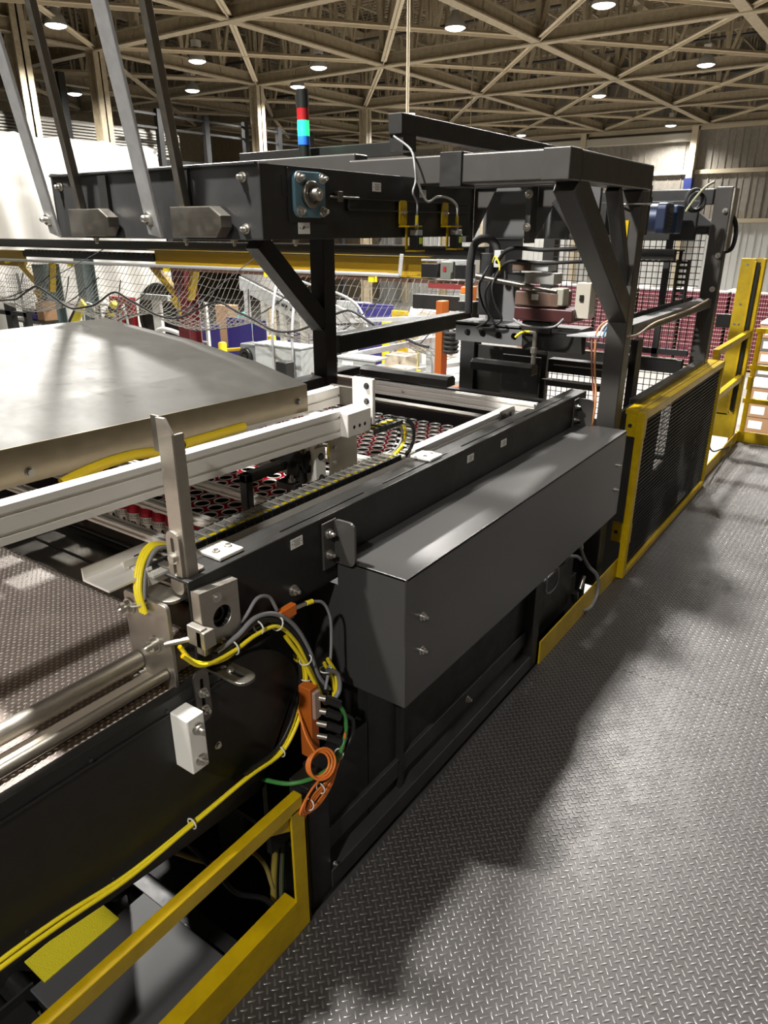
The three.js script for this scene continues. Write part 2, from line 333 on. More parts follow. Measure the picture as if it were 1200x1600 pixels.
// ---------------------------------------------------------------- layer table: side rails, bed, cross members
{
  const t = T('can_layer_table', 'long black conveyor table carrying the packed layer of cans', 'conveyor');
  const xr = -1.195, z0 = -.915, z1 = -3.42;
  // near side rail: web, lower lip, slotted top flange
  const rail = [bx(xr - .008, xr, .94, 1.15, z1, z0, .004), bx(xr - .06, xr, .94, .948, z1, z0, .002)];
  rail.push(bx(xr - .028, xr - .001, 1.141, 1.1495, z1, z0, .003), bx(xr - .085, xr - .034, 1.1415, 1.149, z1, z0, .003));
  for (const [a, b] of [[z0, -1.25], [-1.62, -1.72], [-2.12, -2.22], [-2.66, -2.76], [-3.2, z1]]) rail.push(bx(xr - .036, xr - .026, 1.142, 1.1485, b, a));
  const sr = P(t, 'side_rail', rail, MT.black);
  for (const [z, y] of [[-1.256, .982], [-1.884, .979], [-2.539, .97]]) bolt(sr, [xr, y, z], [1, 0, 0], 1.05);
  for (const [z, y] of [[-1.279, 1.128], [-2.238, 1.118], [-2.512, 1.111]]) printPlate(sr, 'print_plate', [xr + .001, y - .012, z], .046, .028, 'x', MPlate);
  // far side rail, end members, bed plate and bed supports
  P(t, 'side_rail', [bx(-2.62, -2.6, .8, 1.12, z1, -1.0, .004), bx(-2.69, -2.6, 1.11, 1.12, z1, -1.0)], MT.black);
  P(t, 'bed', bx(-2.6, -1.26, .9, .918, -3.3, -1.27), MT.blackSatin);
  P(t, 'end_member', [bx(-2.6, -1.2, .86, 1.08, -3.42, -3.36, .004)], MT.blackSatin);
  for (const z of [-1.31, -2.86]) P(t, 'cross_beam', bx(-2.6, -1.33, .72, .895, z - .04, z + .04), MT.black);
  P(t, 'stop_plate', [bx(-2.5, -1.28, .92, 1.07, -2.93, -2.9, .003)], MT.blackSatin, 'dark stop plate behind the last row of cans');
  P(t, 'ledge_strip', [bx(-2.5, -1.29, 1.07, 1.078, -2.955, -2.89)], MT.stainlessDark);
  // bracket tabs with two bolts on the rail
  for (const z of [-1.43, -3.3]) {
    const b = P(t, 'bracket', [bx(xr, xr + .008, .99, 1.135, z - .012, z + .05, .003), plate(rrect(xr, xr + .08, 1.0, 1.135, .022), 'z', z - .008, .009)], MT.frame);
    for (const y of [1.035, 1.1]) bolt(b, [xr + .008, y, z + .027], [1, 0, 0], .95);
  }
  // end bearing block: stainless square with a bore
  const e = P(t, 'bearing_block', plate([[-.917, .962], [-.917, 1.128], [-1.036, 1.118], [-1.036, .955]], 'x', xr, .03, [[-.98, 1.042, .028]], .002), MT.stainless, 'square stainless block with a round bore');
  P(e, 'bore', [new THREE.CylinderGeometry(.028, .028, .03, 24, 1, true).rotateZ(Math.PI / 2).translate(xr + .012, 1.042, -.98), cyl([xr - .004, 1.042, -.98], [xr + .004, 1.042, -.98], .03, 24)], MT.blackDeep);
  P(e, 'bore_seat', new THREE.TorusGeometry(.02, .005, 8, 24).rotateY(Math.PI / 2).translate(xr + .008, 1.042, -.98), MT.boltDark);
  bolt(e, [xr + .03, 1.098, -.968], [1, 0, 0], .9, capG); bolt(e, [xr + .03, .976, -.973], [1, 0, 0], .8, capG);
  P(e, 'yoke', [bx(xr, xr + .05, 1.0, 1.05, -.915, -.895, .003), bx(xr + .03, xr + .06, 1.0, 1.045, -.93, -.895, .003)], MT.stainless);
  P(t, 'tension_rod', cyl([-1.17, 1.015, -.92], [-1.235, 1.0, -.86], .007, 10), MT.stainless);
}
// end plate with three nuts
{
  const t = T('end_plate', 'rounded stainless plate with three nuts on the end of the black rail', 'bracket');
  P(t, 'plate_body', plate(rrect(-1.392, -1.232, .832, 1.092, .014), 'z', -.885, .011, [], .0015), MT.stainless);
  P(t, 'top_flange', plate([...rrect(-1.39, -1.235, -1.03, -.885, .03)], 'y', 1.086, .008, [slot(-1.375, -1.3, -.955, -.94)], .001), MT.stainless);
  bolt(t, [-1.372, 1.052, -.874], [0, 0, 1], 1.35); bolt(t, [-1.29, .975, -.874], [0, 0, 1], 1.35); bolt(t, [-1.36, .868, -.874], [0, 0, 1], 1.35);
}
// ---------------------------------------------------------------- infeed conveyor in the near left corner
{
  const t = T('infeed_conveyor', 'near infeed conveyor with nubbed brown belt and black side plate', 'conveyor');
  const pts = [[.05, .50], [-.3, .505], [-.6, .455], [-.84, .428], [-1.1, .41]];
  const cz = -1.04, cy = .64, R = .235; for (let i = 0; i <= 14; i++) { const a = (-80 + i * 11.5) * D2R; pts.push([cz - R * Math.cos(a), cy + R * Math.sin(a)]); }
  pts.push([-1.0, .876], [.05, .886]);
  const sp = P(t, 'side_plate', [plate(pts, 'x', -1.215, .012, [], .002)], MT.black);
  P(t, 'side_plate', plate(pts.map(p => [p[0], p[1]]), 'x', -2.66, .012), MT.black);
  P(t, 'edge_strip', [bx(-1.24, -1.214, .862, .872, -1.18, .05), bx(-1.2035, -1.199, .838, .842, -1.0, .05)], MT.blackSatin);
  for (const z of [-.82, -.62, -.98]) bolt(sp, [-1.203, .85, z], [1, 0, 0], .45, capG, MT.boltDark);
  bolt(sp, [-1.203, .66, -.955], [1, 0, 0], .75, capG, MT.bolt);
  bolt(sp, [-1.203, .55, -.42], [1, 0, 0], .4, capG, MT.boltDark); bolt(sp, [-1.203, .51, -.62], [1, 0, 0], .4, capG, MT.boltDark);
  const beltM = std(C(.42, .345, .31), .42, .1, { map: speck, roughnessMap: wearRough });
  const be = P(t, 'belt', [bx(-2.6, -1.218, .83, .855, -1.06, .04), cyl([-2.6, .74, -1.06], [-1.218, .74, -1.06], .115, 24)], beltM);
  const nub = mg([new THREE.SphereGeometry(1, 6, 3, 0, Math.PI * 2, 0, Math.PI / 2).scale(.0022, .0024, .0052)].map(g => g.toNonIndexed())), ms = [];
  for (let i = 0; i < 108; i++) for (let j = 0; j < 70; j++) { const x = -2.595 + i * .0128, z = .03 - j * .016 + (i & 1) * .008; if (inView(x, .86, z, 1.1)) ms.push(mat4(x, .855, z, (i & 1) ? .35 : -.35)); }
  STUFF(be, 'belt_nub', nub, std(C(.75, .7, .64), .3, .3), ms);
  const rod = [[-1.365, .905, .023, 'guide_rail'], [-1.262, .9, .013, 'guide_rail']];
  for (const [x, y, r, n] of rod) P(t, n, [cyl([x, y, .1], [x, y, -.872], r, 20)], MT.stainless);
  P(t, 'guide_strip', bx(-1.345, -1.285, .868, .874, -1.0, .05, .002), std(C(.5, .44, .36), .4, .6));
  P(t, 'wear_strip', [bx(-1.245, -1.225, .856, .866, -1.0, .05)], beltM);
  P(t, 'dead_plate', [bx(-2.58, -1.27, .86, .868, -1.165, -1.068), bx(-2.58, -1.27, .868, .876, -1.275, -1.168)], std(C(.2, .185, .16), .2, .92, { map: brushed, roughnessMap: wearRough }), 'shiny steel transfer plates between belt and cans');
  P(t, 'comb_plate', bx(-2.55, -1.3, .905, .914, -1.39, -1.262, .002), std(C(.055, .057, .06), .5));
  const wb = P(t, 'plastic_block', bx(-1.203, -1.14, .69, .845, -.875, -.825, .004), MT.plasticWhite, 'white plastic block with two bolts');
  bolt(wb, [-1.14, .812, -.85], [1, 0, 0], 1); bolt(wb, [-1.14, .722, -.85], [1, 0, 0], 1);
  const sb = P(t, 'slotted_bracket', [plate(rrect(-.945, -.9, .76, .91, .02), 'x', -1.203, .006, [slot(-.928, -.917, .8, .885)]), plate(rrect(-1.25, -1.06, -.985, -.93, .024), 'y', .908, .008, [slot(-1.16, -1.085, -.966, -.95)], .001)], MT.stainlessDark, 'stainless angle bracket with slots');
  bolt(sb, [-1.197, .845, -.922], [1, 0, 0], .85); bolt(sb, [-1.197, .795, -.922], [1, 0, 0], .85); bolt(sb, [-1.13, .916, -.958], [0, 1, 0], .7, capG);
}
// ---------------------------------------------------------------- long grey machine cover box
{
  const t = T('machine_cover', 'long grey steel cover box with sharp edges along the platform side', 'cover');
  P(t, 'cover_shell', [bx(-1.193, -.95, .995, 1.005, -3.335, -1.445, .003), bx(-.956, -.95, .58, 1.004, -3.335, -1.445, .002), bx(-1.193, -.951, .58, 1.004, -1.451, -1.445, .002), bx(-1.32, -1.19, .56, .915, -1.452, -1.446, .002), bx(-1.193, -.951, .58, 1.004, -3.335, -3.329, .002)], MT.cover);
  for (const [z, y] of [[-1.53, .853], [-1.53, .738], [-3.25, .855], [-3.25, .733]]) bolt(t, [-.95, y, z], [1, 0, 0], .85, hexG);
}
// base under the cover
{
  const t = T('machine_cabinet', 'black machine cabinet standing on the tread plate under the grey cover', 'cabinet');
  P(t, 'corner_post', bx(-1.13, -1.058, .0, .46, -1.215, -1.128, .004), MT.black);
  P(t, 'inner_sheet', bx(-1.32, -1.3, .0, .93, -1.46, -1.2), MT.black);
  P(t, 'front_panel', bx(-1.14, -1.1, .0, .46, -1.46, -1.2), MT.black); P(t, 'front_panel', bx(-1.14, -1.1, .0, .93, -2.66, -1.465), MT.black);
  P(t, 'base_rail', bx(-1.12, -1.055, .004, .075, -2.66, -1.215, .004), MT.charcoal); P(t, 'ledge_rail', bx(-1.115, -1.085, .125, .2, -2.66, -1.215, .004), MT.charcoal);
  P(t, 'upright', bx(-1.13, -1.055, .0, .7, -2.72, -2.645, .004), MT.black);
  P(t, 'bottom_sheet', bx(-2.6, -1.062, -.06, -.04, -3.3, -1.3), MT.blackDeep);
  bolt(t, [-1.085, .16, -2.1], [1, 0, 0], .9); bolt(t, [-1.055, .1, -1.225], [1, 0, 0], .5);
}
// ---------------------------------------------------------------- aluminium sweep frame over the cans
{
  const t = T('sweep_frame', 'silver slotted aluminium frame of crossbars lying over the can layer', 'frame');
  for (const z of [-1.095, -1.255, -1.47]) P(t, 'crossbar', [alu([-2.5, 1.104, z], [-1.39, 1.104, z], .03, .024), bx(-1.43, -1.385, 1.09, 1.12, z - .02, z + .02, .003)], MT.aluminium);
  for (const z of [-1.72, -1.93]) P(t, 'crossbar', alu([-2.5, 1.125, z], [-1.39, 1.125, z], .035, .03), MT.aluminium);
  P(t, 'side_profile', alu([-1.372, 1.12, -1.04], [-1.372, 1.12, -2.9], .04, .045), MT.aluminium);
  P(t, 'side_profile', alu([-2.48, 1.12, -1.04], [-2.48, 1.12, -2.9], .04, .045), MT.aluminium);
  const ends = P(t, 'end_profile', [alu([-2.55, 1.14, -2.935], [-1.25, 1.14, -2.935], .045, .06)], MT.aluminium);
  bolt(ends, [-1.95, 1.14, -2.912], [0, 0, 1], .7, capG);
  const cp = P(t, 'corner_plate', bx(-1.352, -1.343, 1.095, 1.15, -2.93, -2.78, .003), MT.stainlessDark);
  for (const z of [-2.82, -2.88]) bolt(cp, [-1.343, 1.122, z], [1, 0, 0], .8, capG, MT.boltDark);
  // long bright upper beam and its block
  P(t, 'upper_beam', alu([-1.385, 1.37, .3], [-1.385, 1.327, -1.69], .04, .082), MT.aluminium, 'long bright slotted beam running over the frame');
  const cb = P(t, 'connector_block', [bx(-1.415, -1.335, 1.285, 1.362, -1.81, -1.69, .004)], MT.aluminium);
  for (let i = 0; i < 3; i++) P(cb, 'bore', cyl([-1.336, 1.315, -1.72 - i * .028], [-1.3345, 1.315, -1.72 - i * .028], .006, 12), MT.blackDeep);
  P(t, 'upper_beam', alu([-1.5, 1.378, -1.2], [-1.5, 1.378, -1.83], .04, .058), MT.aluminium);
  const ep = P(t, 'end_plate', [bx(-1.42, -1.335, 1.3, 1.45, -1.835, -1.82, .004)], MT.aluminium);
  for (const y of [1.425, 1.375, 1.325]) bolt(ep, [-1.36, y, -1.82], [0, 0, 1], .75, capG, MT.boltDark);
  P(t, 'upright_profile', alu([-1.42, 1.1, -1.62], [-1.42, 1.37, -1.62], .04, .04), MT.aluminium);
  const wp = P(t, 'mount_plate', bx(-1.4, -1.388, 1.12, 1.265, -1.64, -1.59, .003), MT.white, 'white plate with two black screws');
  for (const y of [1.235, 1.165]) bolt(wp, [-1.388, y, -1.615], [1, 0, 0], .85, capG, MT.boltDark);
  P(t, 'link_plate', bx(-1.525, -1.415, 1.345, 1.41, -1.85, -1.832, .003), MT.stainlessDark);
  const ap = P(t, 'carriage_plate', [bx(-1.395, -1.385, 1.11, 1.285, -1.8, -1.66, .003), bx(-1.5, -1.385, 1.278, 1.288, -1.9, -1.66, .002)], MT.stainless);
  for (const [y, z] of [[1.25, -1.68], [1.2, -1.68], [1.15, -1.69], [1.14, -1.75]]) bolt(ap, [-1.385, y, z], [1, 0, 0], .6, capG);
}
// bearing, handle and shaft on the frame
{
  const t = T('pillow_block', 'black pillow block bearing with a yellow grease cap on the aluminium frame', 'bearing');
  const x = -1.46, z = -1.6, y = 1.215;
  P(t, 'housing', [plate([[z - .07, 1.143], [z + .07, 1.143], [z + .068, 1.165], [z + .042, 1.175], [z + .036, 1.22], [z + .02, 1.25], [z - .02, 1.25], [z - .036, 1.22], [z - .042, 1.175], [z - .068, 1.165]], 'x', x - .025, .05, [], .006), cyl([x - .03, y, z], [x + .036, y, z], .036, 24)], MT.plasticBlack);
  P(t, 'end_cap', cyl([x + .036, y, z], [x + .042, y, z], .024, 20), MT.boltDark);
  P(t, 'hub', cyl([x + .04, y, z], [x + .05, y, z], .011, 6), MT.bolt);
  P(t, 'base_block', bx(x - .03, x + .05, 1.1425, 1.165, z + .05, z + .085, .003), MT.boltDark);
  bolt(t, [x + .02, 1.165, z + .066], [0, 1, 0], .9);
  P(t, 'grease_cap', [cyl([x, 1.25, z + .005], [x, 1.262, z + .005], .008, 10), cyl([x, 1.262, z + .005], [x, 1.272, z + .005], .013, 12)], MT.yellowBright, 'yellow grease cap');
  P(t, 'shaft', cyl([x - .03, y, z], [-2.45, y, z], .016, 16), MT.stainless);
  P(t, 'shaft_collar', cyl([x - .03, y, z], [x - .11, y, z], .03, 20), MT.plasticBlack);
}
M1('angle_handle', 'black right-angled bar bracket standing beside the pillow block', 'bracket', [bx(-1.5, -1.47, 1.08, 1.225, -1.4, -1.372, .004), bx(-1.5, -1.47, 1.195, 1.225, -1.55, -1.372, .004)], MT.plasticBlack);
// chain tray and cable chain
{
  const t = T('cable_tray', 'flat steel tray strip with the cable chain lying in it', 'tray');
  P(t, 'tray_wall', [bx(-1.326, -1.322, 1.107, 1.155, -2.06, -.9, .001), bx(-1.372, -1.322, 1.1445, 1.147, -2.06, -.9)], std(C(.85, .82, .75), .45, .15));
  P(t, 'tray_wall', bx(-1.385, -1.382, 1.145, 1.163, -2.0, -.88), MT.aluminium);
  const en = P(t, 'end_shoe', [plate([[-1.43, -.9], [-1.3, -.9], [-1.3, -.985], [-1.43, -.985]], 'y', 1.135, .006), bx(-1.432, -1.426, 1.13, 1.165, -.985, -.8, .002), bx(-1.43, -1.33, 1.13, 1.137, -.9, -.8, .002)], MT.aluminium, 'bent steel end shoe'); void en;
  for (const z of [-1.06, -2.02]) { const c = P(t, 'clamp_plate', bx(-1.3, -1.215, 1.1495, 1.161, z - .05, z + .03, .004), MT.aluminium, 'small light clamp plate with two bolts'); bolt(c, [-1.25, 1.161, z + .01], [0, 1, 0], .75, capG); bolt(c, [-1.25, 1.161, z - .03], [0, 1, 0], .75, capG); }
  const k = T('cable_chain', 'black segmented cable chain with yellow cable inside, curling back at its far end', 'cable chain');
  // path of the chain: along the tray, round the bend, back towards the carriage
  const path = []; const X = -1.355;
  for (let z = -.93; z > -1.98; z -= .034) path.push([z, 1.156, 0]);
  const cz = -1.985, cy = 1.218; for (let i = 1; i < 8; i++) { const a = (-90 + i * 22.5) * D2R; path.push([cz - .062 * Math.cos(a), cy + .062 * Math.sin(a), a + Math.PI / 2]); }
  for (let z = -1.96; z < -1.79; z += .034) path.push([z, 1.28, Math.PI]);
  const sideG = bx(-.003, .003, -.009, .009, -.016, .016, .002), rungG = bx(-.032, .032, .005, .0095, -.0035, .0035, .001), rungB = bx(-.032, .032, -.0095, -.005, -.0035, .0035, .001);
  const linkG = mg([sideG.clone().translate(-.032, 0, 0), sideG.clone().translate(.032, 0, 0), rungB]), mr = std(C(.34, .34, .32), .35);
  for (const [z, y, a] of path) { const m = P(k, 'link', linkG, MT.plasticBlack); m.position.set(X, y, z); m.rotation.x = a; P(m, 'rung', rungG, mr); }
  P(k, 'yellow_cable', tube([[X + .004, 1.152, -.95], [X + .006, 1.153, -1.3], [X, 1.152, -1.7], [X, 1.155, -1.97], [X, 1.19, -2.035], [X, 1.245, -2.035], [X, 1.278, -1.98], [X - .005, 1.28, -1.8]], .006, 60, 8), MT.cableYellow);
  P(k, 'grey_cable', tube([[X - .012, 1.152, -.95], [X - .012, 1.152, -1.7], [X - .012, 1.155, -1.97], [X - .012, 1.2, -2.04], [X - .012, 1.25, -2.03], [X - .012, 1.279, -1.98], [X - .012, 1.28, -1.8]], .005, 60, 8), MT.cableGrey);
  const w = T('carriage_cable_bundle', 'yellow and grey cable bundle looping from the curled chain to the carriage plate', 'cable');
  P(w, 'yellow_cable', tube([[X, 1.281, -1.8], [-1.38, 1.29, -1.74], [-1.4, 1.27, -1.68], [-1.4, 1.215, -1.67], [-1.405, 1.18, -1.7], [-1.41, 1.2, -1.76], [-1.43, 1.215, -1.78]], .006, 50), MT.cableYellow);
  P(w, 'yellow_cable', tube([[X + .01, 1.283, -1.8], [-1.372, 1.295, -1.73], [-1.39, 1.27, -1.668], [-1.393, 1.21, -1.67], [-1.4, 1.195, -1.72], [-1.42, 1.205, -1.78]], .0045, 50), MT.cableYellow);
  P(w, 'white_cable', tube([[X - .01, 1.285, -1.8], [-1.372, 1.3, -1.74], [-1.395, 1.25, -1.67], [-1.4, 1.19, -1.68], [-1.402, 1.165, -1.72], [-1.41, 1.19, -1.76], [-1.43, 1.23, -1.76]], .005, 50), MT.cableWhite);
  P(w, 'cable_tie', new THREE.TorusGeometry(.014, .0022, 6, 16).translate(-1.393, 1.285, -1.71), MT.white);
}
// ---------------------------------------------------------------- hood with yellow edge foam and its upright
{
  const hoodTex = (() => {
    const c = document.createElement('canvas'); c.width = c.height = 1024; const x = c.getContext('2d'); x.fillStyle = '#b9b7b2'; x.fillRect(0, 0, 1024, 1024);
    for (let i = 0; i < 900; i++) { x.globalAlpha = .04 + .05 * rnd(); x.fillStyle = rnd() > .5 ? '#8a8882' : '#d6d4ce'; x.beginPath(); x.ellipse(rnd() * 1024, rnd() * 1024, 10 + 60 * rnd(), 4 + 20 * rnd(), rnd() * 3, 0, 7); x.fill(); }
    x.globalAlpha = .3; x.fillStyle = '#3c3b38'; for (let i = 0; i < 26; i++) { x.beginPath(); x.ellipse(700 + 230 * rnd(), 540 + 190 * rnd(), 6 + 16 * rnd(), 3 + 6 * rnd(), .5 + rnd(), 0, 7); x.fill(); }
    x.globalAlpha = .55; x.strokeStyle = '#4a4945'; x.lineWidth = 3;
    x.beginPath(); x.moveTo(330, 700); x.bezierCurveTo(420, 640, 520, 640, 470, 700); x.bezierCurveTo(440, 740, 380, 730, 340, 705); x.moveTo(300, 760); x.bezierCurveTo(420, 740, 560, 790, 470, 820); x.bezierCurveTo(380, 840, 320, 800, 290, 780); x.moveTo(470, 700); x.lineTo(560, 670); x.lineTo(545, 650); x.moveTo(300, 840); x.lineTo(420, 830); x.lineTo(360, 900); x.lineTo(280, 920); x.stroke();
    const t = new THREE.CanvasTexture(c); t.colorSpace = THREE.SRGBColorSpace; t.wrapS = t.wrapT = THREE.RepeatWrapping; t.magFilter = THREE.LinearFilter; return t;
  })();
  const mh = std(C(.085, .084, .079), .62, .15, { map: hoodTex, roughnessMap: wearRough });
  const t = T('dust_hood', 'wide dull steel hood with smudged sloping top above the cans', 'hood');
  const zf = -1.632, zn = -.56, pr = [[-1.45, 1.453], [-1.66, 1.5], [-1.96, 1.543], [-2.44, 1.583], [-2.75, 1.5]];
  const top = []; const N = pr.length;
  for (let i = 0; i < N - 1; i++) { const [xa, ya] = pr[i], [xb, yb] = pr[i + 1]; top.push(plate([[xa, ya], [xb, yb], [xb, yb - .004], [xa, ya - .004]], 'z', zf, zn - zf)); }
  for (const g of top) { const p = g.attributes.position, u = g.attributes.uv; for (let i = 0; i < p.count; i++) u.setXY(i, (p.getX(i) + 2.75) / 1.3, (p.getZ(i) - zf) / 1.3); }
  P(t, 'top_sheet', top, mh);
  const wall = plate([[zn, 1.48], [-.684, 1.476], [zf, 1.452], [zf, 1.369], [-1.36, 1.377], [-.68, 1.393], [zn, 1.39]], 'x', -1.454, .006);
  const rw = P(t, 'side_wall', wall, std(C(.2, .165, .11), .4, .8, { map: brushed, roughnessMap: brushRough }));
  bolt(rw, [-1.448, 1.405, -1.59], [1, 0, 0], .85, capG, MT.stainlessDark); bolt(rw, [-1.448, 1.415, -.735], [1, 0, 0], .8, capG, MT.stainlessDark);
  P(t, 'end_wall', plate([[-1.45, 1.452], [-1.66, 1.498], [-1.96, 1.541], [-2.44, 1.581], [-2.75, 1.498], [-2.75, 1.4], [-1.45, 1.37]], 'z', zf, .004), mh);
  P(t, 'edge_foam', tube([[-1.447, 1.37, -.8], [-1.447, 1.379, -.84], [-1.447, 1.388, -.925], [-1.447, 1.387, -1.0], [-1.447, 1.378, -1.06]], .0125, 40, 12), std(C(.5, .36, .008), .55), 'split yellow foam tube along the edge');
  P(t, 'edge_foam', tube([[-1.447, 1.379, -1.142], [-1.447, 1.379, -1.24], [-1.447, 1.379, -1.358]], .0125, 30, 12), std(C(.5, .36, .008), .55), 'split yellow foam tube along the edge');
}
{
  const t = T('hood_upright', 'stainless flat bar upright with cut corner holding the hood', 'bracket');
  P(t, 'flat_bar', [plate([[-1.262, 1.12], [-1.214, 1.12], [-1.214, 1.49], [-1.236, 1.522], [-1.262, 1.522]], 'z', -.938, .008, [], .001), bx(-1.22, -1.213, 1.1, 1.488, -.962, -.932, .001)], MT.stainless);
  const sb = P(t, 'slotted_tab', [plate(rrect(-1.268, -1.222, 1.1, 1.262, .022), 'z', -.93, .008, [slot(-1.251, -1.24, 1.15, 1.245)], .001), plate(rrect(-1.36, -1.214, -.985, -.93, .012), 'y', 1.152, .006, [slot(-1.33, -1.28, -.965, -.95)], .001)], MT.stainless);
  bolt(sb, [-1.2455, 1.195, -.922], [0, 0, 1], 1.1, capG);
  P(t, 'clip', bx(-1.29, -1.262, 1.44, 1.522, -.945, -.938, .001), MT.stainlessDark);
}
// ---------------------------------------------------------------- cans in the layer
{
  const R = .033, H = .122, Y = .919;
  const c = document.createElement('canvas'); c.width = 512; c.height = 256; const x = c.getContext('2d');
  x.fillStyle = '#b3122e'; x.fillRect(0, 0, 512, 256); x.fillStyle = '#e9e6df'; x.fillRect(0, 74, 512, 182);
  for (const o of [0, 256]) {
    x.fillStyle = '#b3122e'; x.fillRect(o + 206, 74, 50, 182); x.fillStyle = '#222'; x.font = 'bold 30px serif'; x.fillText('LAGUNITAS', o + 14, 104, 182);
    x.font = 'bold 128px serif'; x.fillText('IPA', o + 22, 222, 168); x.fillRect(o + 14, 112, 182, 3); x.font = '16px sans-serif'; x.fillText('INDIA PALE ALE', o + 40, 246);
  }
  const ct = new THREE.CanvasTexture(c); ct.colorSpace = THREE.SRGBColorSpace; ct.magFilter = THREE.LinearFilter;
  const mc = std(C(1, 1, 1), .32, .35, { map: ct });
  const prof = [[.024, .004], [.029, .0], [.0325, .012], [R, .02], [R, .094], [.0315, .102], [.0275, .113], [.0262, .118]].map(p => new THREE.Vector2(...p));
  const gb = new THREE.LatheGeometry(prof, 20); { const u = gb.attributes.uv, p = gb.attributes.position; for (let i = 0; i < u.count; i++) u.setY(i, p.getY(i) / .122); }
  const gr = new THREE.LatheGeometry([[.0262, .1175], [.0278, .1195], [.0272, .122], [.0258, .1215], [.0252, .117]].map(p => new THREE.Vector2(...p)), 20);
  const gi = new THREE.LatheGeometry([[.0254, .118], [.0275, .108], [.0315, .095], [.0315, .01], [0, .006]].map(p => new THREE.Vector2(...p)), 16);
  const mi = std(C(.05, .05, .05), .4, .5), spots = [];
  for (let j = 0; j < 26; j++) for (let i = 0; i < 17; i++) spots.push([-1.318 - i * .0668 - (j & 1) * .0334, -1.345 - j * .0578, i, j]);
  const ORD = ['first', 'second', 'third', 'fourth', 'fifth', 'sixth', 'seventh', 'eighth', 'ninth', 'tenth', 'eleventh', 'twelfth', 'thirteenth', 'fourteenth', 'fifteenth', 'sixteenth', 'seventeenth', 'eighteenth', 'nineteenth', 'twentieth', 'twenty-first', 'twenty-second', 'twenty-third', 'twenty-fourth', 'twenty-fifth', 'twenty-sixth'];
  spots.sort((a, b) => (b[0] + .25 * b[1] + (b[1] > -1.4 ? .6 : 0)) - (a[0] + .25 * a[1] + (a[1] > -1.4 ? .6 : 0)));
  const proto = T('can', '', 'can', ''); P(proto, 'can_body', gb, mc); P(proto, 'rim', gr, MT.aluminium); P(proto, 'inside', gi, mi);
  const rest = [];
  THINGS.pop();
  spots.forEach(([px, pz, i, j], n) => {
    if (n >= 298) { rest.push([px, pz]); return; }
    const o = n ? proto.clone() : proto; if (n) { o.name = numbered('can'); scene.add(o); }
    o.userData = { label: j ? `open empty red can, ${ORD[i]} from the near rail in the ${ORD[j]} row of the layer` : `open red can with white label band, ${ORD[i]} from near rail in the front row`, category: 'can', group: 'cans packed in the layer' };
    o.position.set(px, Y, pz); o.rotation.y = j ? rr(0, 6.28) : -2.3 + rr(-.4, .4);
  });
  const st = new THREE.Group(); st.name = 'far_cans'; st.userData = { kind: 'stuff', label: 'remaining red cans of the layer under the hood', category: 'cans' }; scene.add(st); THINGS.push(st);
  for (const [n, g, m] of [['can_bodies', gb, mc], ['rims', gr, MT.aluminium], ['insides', gi, mi]]) STUFF(st, n, g, m, rest.map(([px, pz]) => mat4(px, Y, pz, rr(0, 6))));
}
